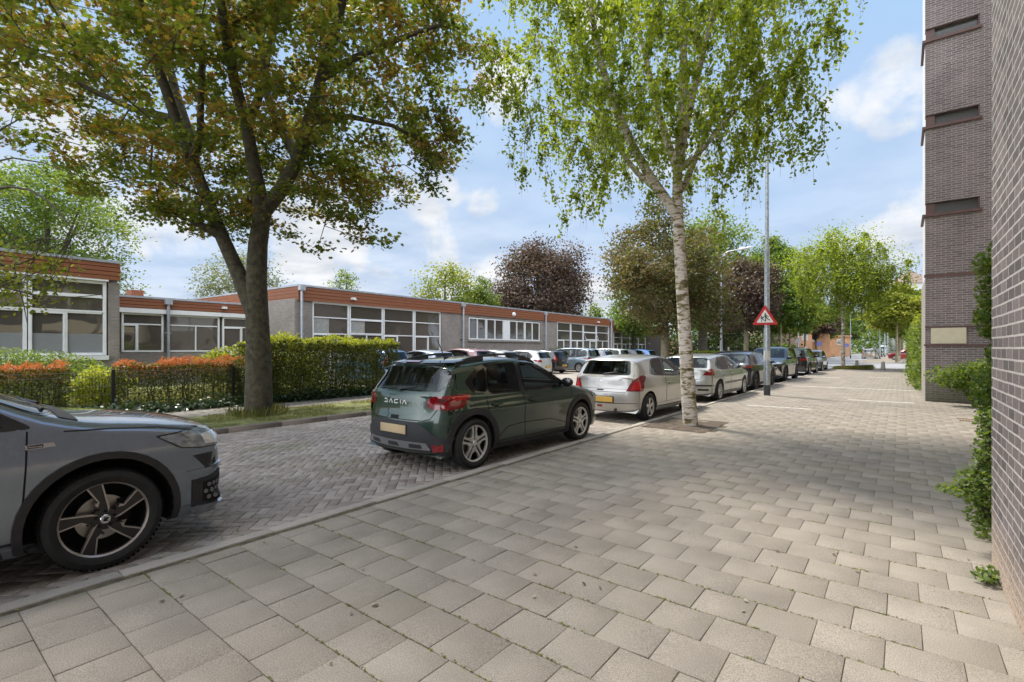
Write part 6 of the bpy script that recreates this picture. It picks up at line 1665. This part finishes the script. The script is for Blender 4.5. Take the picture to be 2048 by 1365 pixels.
# ---------------------------------------------------------------- green crossover hatchback
def green_after(A):
    patch, line, part, root, body = A['patch'], A['line'], A['part'], A['root'], A['body']
    Wd, Hs, Ls = A['Wd'], A['Hs'], A['Ls']
    # rear bumper mouldings
    b = MB(); patch(b, 'rear', [(-.86, .245), (.86, .245), (.89, .43), (.70, .44), (.52, .58), (.40, .625), (-.40, .625), (-.52, .58), (-.70, .44), (-.89, .43)], CG['plastic'], .016, 1, .02, .06, scaled=False)
    for s in (1, -1): patch(b, 'side', [(-2.06, .25), (-1.84, .25), (-1.76, .36), (-1.80, .44), (-2.06, .44)], CG['plastic'], .016, s, .02, .05, scaled=False)
    part('bumper_moulding', b)
    b = MB(); patch(b, 'rear', [(-.62, .285), (.62, .285), (.56, .375), (-.56, .375)], CG['silverpl'], .034, 1, .02, .07, scaled=False, rnd=.02); o = part('skid_plate', b)
    b = MB()
    for x in (-.40, 0, .40): patch(b, 'rear', [(x-.11, .305), (x+.11, .305), (x+.09, .355), (x-.09, .355)], CG['plastic'], .037, 1, .004, .06, scaled=False)
    part('skid_insert', b, o)
    for s in (1, -1):
        b = MB(); patch(b, 'rear', [(s*.64, .275), (s*.76, .28), (s*.76, .36), (s*.62, .355)], CG['red'], .030, 1, .01, .05, scaled=False); part('fog_reflector', b)
    # tailgate shut line
    b = MB(); line(b, 'rear', [(-.70, .93), (-.68, .80), (-.60, .675), (-.50, .645), (.50, .645), (.60, .675), (.68, .80), (.70, .93)], .009, CG['seam'], scaled=False)
    line(b, 'rear', [(-.08, .652), (.08, .652), (.08, .69), (-.08, .69), (-.08, .652)], .006, CG['seam'], scaled=False); part('tailgate_seam', b, body)
    b = MB(); patch(b, 'rear', [(-.60, 1.335), (.60, 1.335), (.64, 1.36), (-.64, 1.36)], CG['glossblack'], .05, 1, .03, .06, scaled=False)
    for s in (1, -1): patch(b, 'rear', [(s*.53, 1.335), (s*.66, 1.335), (s*.74, 1.06), (s*.64, 1.03)], CG['glossblack'], .005, 1, .02, .06, scaled=False)
    part('spoiler', b)
    b = MB(); patch(b, 'rear', [(-.14, 1.340), (.14, 1.340), (.14, 1.355), (-.14, 1.355)], CG['red'], .055, 1, .005, .06, scaled=False); part('brake_light', b)
    # lettering on the tailgate
    x = -.26
    for ch, wch in zip(['D', 'A', 'C', 'I', 'A'], [.095, .10, .095, .045, .10]):
        b = MB(); h = .052; t = .010; z0 = .865-h/2
        def bar(x0, x1, za, zb_):
            patch(b, 'rear', [(x0, za), (x1, za), (x1, zb_), (x0, zb_)], CG['letter'], .010, 1, .003, .06, scaled=False)
        w = wch*.72
        if ch == 'D': bar(x, x+w, z0, z0+t); bar(x, x+w*.8, z0+h-t, z0+h); bar(x+w-t, x+w, z0+t, z0+h*.75)
        elif ch == 'C': bar(x, x+w, z0, z0+t); bar(x, x+w, z0+h-t, z0+h); bar(x, x+t, z0+t, z0+h-t)
        elif ch == 'I': bar(x+.01, x+.01+t, z0, z0+h)
        else:
            for a, c in (((x, z0), (x+w/2, z0+h)), ((x+w/2, z0+h), (x+w, z0))):
                line(b, 'rear', [a, c], t, CG['letter'], .010, scaled=False)
        part('lettering', b, body); x += wch*1.16
    # roof rails, broad and flat
    for s in (1, -1):
        b = MB(); top, bot = [], []
        for k in range(15):
            y = -1.42+1.66*k/14; h = A['bvh'].ray_cast(Vector((s*.575, y, 4)), Vector((0, 0, -1))); z = h[0].z
            top.append((s*.575, y, z+.030+.045*math.sin(math.pi*k/14)**.5, z))
        for k in range(14):
            (x0, ya, za, ga), (x1, yb, zb_, gb) = top[k], top[k+1]
            for (lo_a, lo_b) in ([(ga-.01, gb-.01)] if k in (0, 1, 2, 3, 11, 12, 13) else [(za-.028, zb_-.028)]):
                vs = [(x0-.022, ya, lo_a), (x0+.022, ya, lo_a), (x0+.016, ya, za), (x0-.016, ya, za), (x1-.022, yb, lo_b), (x1+.022, yb, lo_b), (x1+.016, yb, zb_), (x1-.016, yb, zb_)]
                b.add(vs, [(0, 1, 5, 4), (1, 2, 6, 5), (2, 3, 7, 6), (3, 0, 4, 7), (0, 3, 2, 1), (4, 5, 6, 7)], CG['plastic'])
        b.build('roof_rail', None, root)
        b = MB(); line(b, 'side', [(-1.62, .80), (-1.70, .72), (-1.60, .66), (-1.42, .66), (-1.36, .74)], .006, CG['seam'], side=s, scaled=False)
        line(b, 'side', [(-.90, .36), (-.72, .47), (-.40, .49), (.30, .47), (.75, .36)], .010, CG['seam'], side=s, scaled=False); part('body_crease', b, body)
CG['letter'] = plain('letter_pale', (.62, .64, .64), .4)
make_car(dict(name='parked_car', type='hatch', L=4.02, W=1.78, H=1.53, R=.325, ro=.64, fo=.80, roofk=.86, loc=(-5.17, 6.19, RZ), rz=R(-1.5), gap=.05, cladw=.085,
    label='dark green crossover hatchback with black roof rails parked ahead of the grey SUV', paint=paint('paint_green', (.017, .042, .028), .4, .3), rim='double', cladding=True, rimf=.73,
    tail=([(-.02, .87), (.03, .925), (.14, .95), (.40, .958), (.72, .965), (.76, .95), (.68, .875), (.58, .80), (.32, .778), (.08, .79), (.0, .82)], [[(.30, .942), (.70, .95), (.64, .90), (.50, .885), (.36, .875), (.46, .91)]]),
    head=([(.0, .70), (.5, .70), (.6, .80), (.0, .80)], None),
    rg=[(-.66, 1.02), (.66, 1.02), (.55, 1.36), (-.55, 1.36)],
    plate=(-.0, .515, CG['plateblur'], 'rear'), mirror=CG['glossblack'], antenna=-1.15, wiper=True, handles=[-.16, -.98], after=green_after, group='cars parked along the kerb'))

# ---------------------------------------------------------------- silver three-door
def silver_after(A):
    patch, line, part, root, body = A['patch'], A['line'], A['part'], A['root'], A['body']
    b = MB(); line(b, 'rear', [(-.66, 1.0), (-.62, .80), (-.52, .63), (.52, .63), (.62, .80), (.66, 1.0)], .008, CG['seam'], scaled=False)
    line(b, 'rear', [(-.57, .695), (.57, .695)], .006, CG['seam'], scaled=False); part('tailgate_seam', b, body)
    b = MB(); patch(b, 'rear', [(-.13, .655), (.03, .655), (.03, .68), (-.13, .68)], CG['seam'], .004, 1, .003, .05, scaled=False); part('latch', b)
    b = MB(); patch(b, 'rear', [(-.12, .30), (.0, .30), (.0, .35), (-.12, .35)], CG['red'], .012, 1, .01, .05, scaled=False, rnd=.01); part('fog_light', b)
    b = MB(); line(b, 'rear', [(-.06, .90), (.0, .915), (-.05, .885), (-.005, .872), (-.055, .855)], .010, CG['chrome'], .008, scaled=False); part('emblem', b)
    for tx, xx in (('SWIFT', -.42), ('VVT', .40)):
        me = textmesh(tx, .045, .001); me.materials.append(CG['silverpl']); t = link('lettering', me, body)
        h = A['cast']('rear', xx, .885); t.rotation_euler = (R(90), 0, 0); t.location = h[0]+Vector((0, -.012, 0)); t.rotation_euler = (R(86), 0, R(-6 if xx > 0 else 6))
    b = MB(); h = A['cast']('rear', .30, .30); b.tube([h[0]+Vector((0, .2, -.05)), h[0]+Vector((0, -.02, -.05))], .03, 10); b.build('exhaust', CG['alloydark'], root, sm=40)
    b = MB(); line(b, 'rear', [(-.78, .40), (0, .385), (.78, .40)], .012, CG['seam'], scaled=False); part('bumper_seam', b, body)
    for s in (1,):
        b = MB(); patch(b, 'side', [(-.95, .30), (.75, .30), (.75, .36), (-.95, .36)], A['spec']['paint'], .016, s, .01, .09, scaled=False); part('sill_moulding', b)
SILV = paint('paint_silver', (.46, .445, .42), .6, .36)
make_car(dict(name='parked_car', type='hatch', roofk=.87, L=3.80, W=1.72, H=1.50, R=.30, ro=.62, loc=(-5.04, 11.55, RZ), rz=R(-1), label='silver three door hatchback with tall red tail lamps behind the birch trunk', paint=SILV, rim='five',
    sur=[(.97, .945), (.60, 1.17), (.22, 1.375), (-.05, 1.425), (-.5, 1.435), (-.9, 1.415), (-1.05, 1.37), (-1.28, 1.02), (-1.1, .985), (0, .925)],
    win=[[(.84, .965), (.52, 1.165), (.20, 1.345), (-.02, 1.395), (-.34, 1.405), (-.42, .945)], [(-.52, .955), (-.42, 1.405), (-.86, 1.385), (-1.0, 1.335), (-1.20, 1.03), (-1.05, 1.0)]],
    doors=[-.47], handles=[-.28],
    tail=([(.02, .66), (.10, .80), (.24, .92), (.40, .985), (.62, 1.0), (.65, .965), (.52, .84), (.46, .665)], [[(.12, .69), (.22, .84), (.36, .90), (.40, .70)]]),
    head=([(.1, .70), (.5, .70), (.6, .80), (.1, .80)], None), plate=(-.0, .475, CG['plate'], 'rear'), wiper=True, after=silver_after, group='cars parked along the kerb'))
# ---------------------------------------------------------------- second silver hatch
def stilo_after(A):
    line, part, body, patch = A['line'], A['part'], A['body'], A['patch']
    b = MB(); line(b, 'rear', [(-.62, .98), (-.56, .78), (-.46, .66), (.46, .66), (.56, .78), (.62, .98)], .008, CG['seam'], scaled=False); part('tailgate_seam', b, body)
    b = MB(); patch(b, 'rear', [(-.84, .465), (.84, .465), (.84, .51), (-.84, .51)], CG['plastic'], .010, 1, .01, .07, scaled=False); part('bumper_strip', b)
    for s in (1, -1):
        b = MB(); patch(b, 'rear', [(s*.42, .34), (s*.70, .34), (s*.70, .39), (s*.42, .39)], CG['seam'], .005, 1, .01, .07, scaled=False); part('bumper_vent', b)
    b = MB(); patch(b, 'side', [(-.9, .50), (.9, .50), (.9, .56), (-.9, .56)], CG['silverpl'], .012, 1, .01, .09, scaled=False); part('side_moulding', b)
make_car(dict(name='parked_car', type='hatch', roofk=.84, L=4.25, W=1.76, H=1.50, R=.315, loc=(-4.98, 16.65, RZ), rz=R(-1), label='pale silver five door hatchback with angular tail lamps, left of the lamp post', paint=paint('paint_silver_pale', (.44, .45, .44), .6, .36), rim='multi',
    rg=[(-.62, 1.02), (.62, 1.02), (.56, 1.36), (-.56, 1.36)],
    tail=([(.02, .79), (.20, .96), (.36, .99), (.44, .97), (.48, .79)], [[(.26, .86), (.30, .95), (.42, .95), (.44, .86)]]),
    plate=(0, .80, CG['plate'], 'rear'), antenna=-.9, after=stilo_after, group='cars parked along the kerb'))
TL1 = ([(-.12, .865), (.08, .93), (.55, .94), (.72, .925), (.5, .83), (.08, .82)], [[(.0, .885), (.1, .91), (.5, .915), (.5, .87)]])
make_car(dict(name='parked_car', type='hatch', roofk=.90, L=4.27, W=1.76, H=1.54, R=.335, loc=(-5.0, 21.4, RZ), rz=R(-1), label='dark navy hatchback with black wheel arches directly behind the lamp post', paint=paint('paint_navy', (.012, .020, .045), .5, .3), rim='darkfive', cladding=True,
    tail=TL1, rg=[(-.64, 1.03), (.64, 1.03), (.54, 1.36), (-.54, 1.36)], patches=[('rear', [(-.86, .27), (.86, .27), (.86, .46), (-.86, .46)], CG['plastic'], 'bumper_moulding')], wiper=True, group='cars parked along the kerb'))
HD = ([(-.1, .75), (.4, .75), (.68, .83), (.3, .84), (-.1, .80)], [[(.08, .765), (.3, .77), (.3, .82), (.08, .81)]])
HS = ([(-.12, .83), (.4, .84), (.62, .92), (.2, .93), (-.1, .89)], [[(.08, .85), (.3, .855), (.3, .91), (.08, .90)]])
make_car(dict(name='parked_car', type='suv', L=4.45, W=1.81, H=1.68, R=.35, loc=(-4.98, 27.1, RZ), rz=R(179), label='black SUV parked facing the camera with blue sky in its windscreen', paint=paint('paint_black', (.012, .014, .018), .4, .3), rim='darkfive', cladding=True,
    head=HS, grille=[(-.50, .42), (.50, .42), (.62, .78), (-.62, .78)], patches=[('front', [[(.60, .34), (.80, .40), (.62, .72), (.56, .70)], [(-.60, .34), (-.80, .40), (-.62, .72), (-.56, .70)]], CG['chrome'], 'grille_trim')], tail=TL1, group='cars parked along the kerb'))
TS = ([(-.10, .90), (.06, .99), (.60, 1.0), (.5, .87), (.06, .86)], [[(.05, .95), (.5, .96), (.5, .92), (.05, .91)]])
make_car(dict(name='parked_car', type='suv', L=4.45, W=1.84, H=1.64, R=.345, loc=(-4.95, 34.3, RZ), rz=R(-1), label='dark brown SUV with bright roof edge and amber plate, second last in the kerb row', paint=paint('paint_dark', (.018, .017, .02), .5, .3), rim='five', cladding=True,
    tail=TS, plate=(0, .83, CG['plate'], 'rear'), rails=True, group='cars parked along the kerb'))
make_car(dict(name='parked_car', type='hatch', L=4.45, W=1.80, H=1.46, R=.33, loc=(-4.95, 40.0, RZ), rz=R(180), label='grey blue saloon facing the camera at the far end of the kerb row', paint=paint('paint_greyblue', (.16, .19, .23), .6, .3), rim='five', head=HD, grille=[(-.40, .50), (.40, .50), (.44, .70), (-.44, .70)], tail=TL1, group='cars parked along the kerb'))

# ---------------------------------------------------------------- car park row, noses to the school
TG = ([(-.04, .82), (.06, .92), (.46, .935), (.66, .925), (.5, .80), (.10, .765)], [[(.08, .88), (.46, .89), (.46, .82), (.12, .81)]])
TM = ([(.0, .86), (.1, .95), (.55, .97), (.85, .96), (.6, .86), (.2, .83)], [[(.1, .91), (.5, .93), (.5, .88), (.12, .88)]])
TT = ([(.14, .80), (.12, 1.14), (.36, 1.16), (.44, 1.0), (.46, .80)], [[(.18, .96), (.38, .97), (.40, .88), (.18, .87)]])
GRP = 'cars in the car park facing the school'
rowspec = [
 (13.5, 'hatch', 3.65, 1.66, 1.56, (.055, .17, .36), 'bright blue small hatchback beside the tall hedge', TT, 'five', -16.6),
 (16.2, 'hatch', 4.0, 1.72, 1.50, (.30, .34, .40), 'silver blue hatchback between the bright blue and the pink car', TG, 'five', -16.4),
 (18.7, 'hatch', 4.2, 1.76, 1.58, (.30, .16, .16), 'dusty pink hatchback behind the roof of the green car', TG, 'five', -16.2),
 (21.3, 'hatch', 4.2, 1.76, 1.50, (.36, .36, .37), 'light grey hatchback with dark rear spoiler left of the white one', TG, 'multi', -16.5),
 (23.9, 'hatch', 4.2, 1.76, 1.48, (.58, .60, .60), 'white hatchback with round red lamps, left of the black car', TG, 'five', -16.2),
 (26.3, 'hatch', 3.95, 1.70, 1.48, (.014, .015, .018), 'black hatchback between the white hatchback and the light blue minivan', TT, 'five', -16.5),
 (28.9, 'mpv', 4.58, 1.76, 1.62, (.27, .34, .40), 'light blue minivan in the car park', TM, 'multi', -15.6),
 (31.6, 'hatch', 4.1, 1.75, 1.50, (.20, .21, .23), 'mid grey hatchback right of the light blue minivan', TG, 'five', -15.9),
 (34.2, 'mpv', 4.3, 1.75, 1.58, (.60, .61, .60), 'white family car partly hidden by the silver three door', TM, 'five', -16.0),
 (36.8, 'hatch', 4.2, 1.76, 1.52, (.016, .022, .04), 'dark blue hatchback, second from the right end of the car park', TG, 'five', -15.9),
 (39.6, 'hatch', 4.0, 1.74, 1.50, (.05, .14, .36), 'blue hatchback at the right end of the car park by the tree trunk', TG, 'five', -16.0),
]
for k, (y, ty, l_, w_, h_, col, lab, tl, rm, xr) in enumerate(rowspec):
    make_car(dict(name='parked_car', type=ty, L=l_, W=w_, H=h_, R=.305, loc=(xr-l_/2+.1, y, -.062), rz=R(90+[2, -2, 1, 0, 3, -1, -2, 1, 0, 1, -1][k]), label=lab, paint=paint('paint_row', col, .45, .32), rim=rm, tail=tl,
        plate=(0, .50, CG['plate'], 'rear') if ty == 'hatch' else (0, .86, CG['plate'], 'rear'), detail=1, sides=(-1, 1), group=GRP, wiper=True))
# ---------------------------------------------------------------- far cars
def far(px, py, ty, l_, w_, h_, col, rz, lab, tl=TG, hd=None, **k):
    p = W(px, py, -.05); make_car(dict(name='parked_car' if ty != 'van' else 'parked_van', type=ty, L=l_, W=w_, H=h_, R=.32, loc=p, rz=rz, label=lab, paint=paint('paint_far', col, .45, .32), rim='five', tail=tl, head=hd, detail=0, plate=(0, .62, CG['plate'], 'rear') if hd is None else None, **k))
far(1740, 718, 'mpv', 4.4, 1.75, 1.50, (.42, .37, .34), R(-3), 'beige wagon parked beyond the crossing, seen from behind', TM)
far(1753, 714, 'hatch', 4.2, 1.75, 1.48, (.05, .06, .07), R(-2), 'dark car just ahead of the beige wagon', TG)
far(1759.5, 711.5, 'hatch', 4.2, 1.75, 1.5, (.25, .28, .33), R(-2), 'grey car in front of the white van, mostly hidden', TG)
far(1766, 709.2, 'van', 5.2, 1.95, 2.3, (.55, .56, .58), R(0), 'white van in the far street', ([(.2, .8), (.4, .8), (.4, 1.2), (.2, 1.2)], None))
far(1777, 706, 'hatch', 4.2, 1.75, 1.5, (.03, .03, .035), R(0), 'black car on the right of the van far down the street', TG)
far(1816, 721, 'hatch', 4.1, 1.76, 1.52, (.42, .02, .035), R(80), 'bright red hatchback side on behind the hedge end', TG)
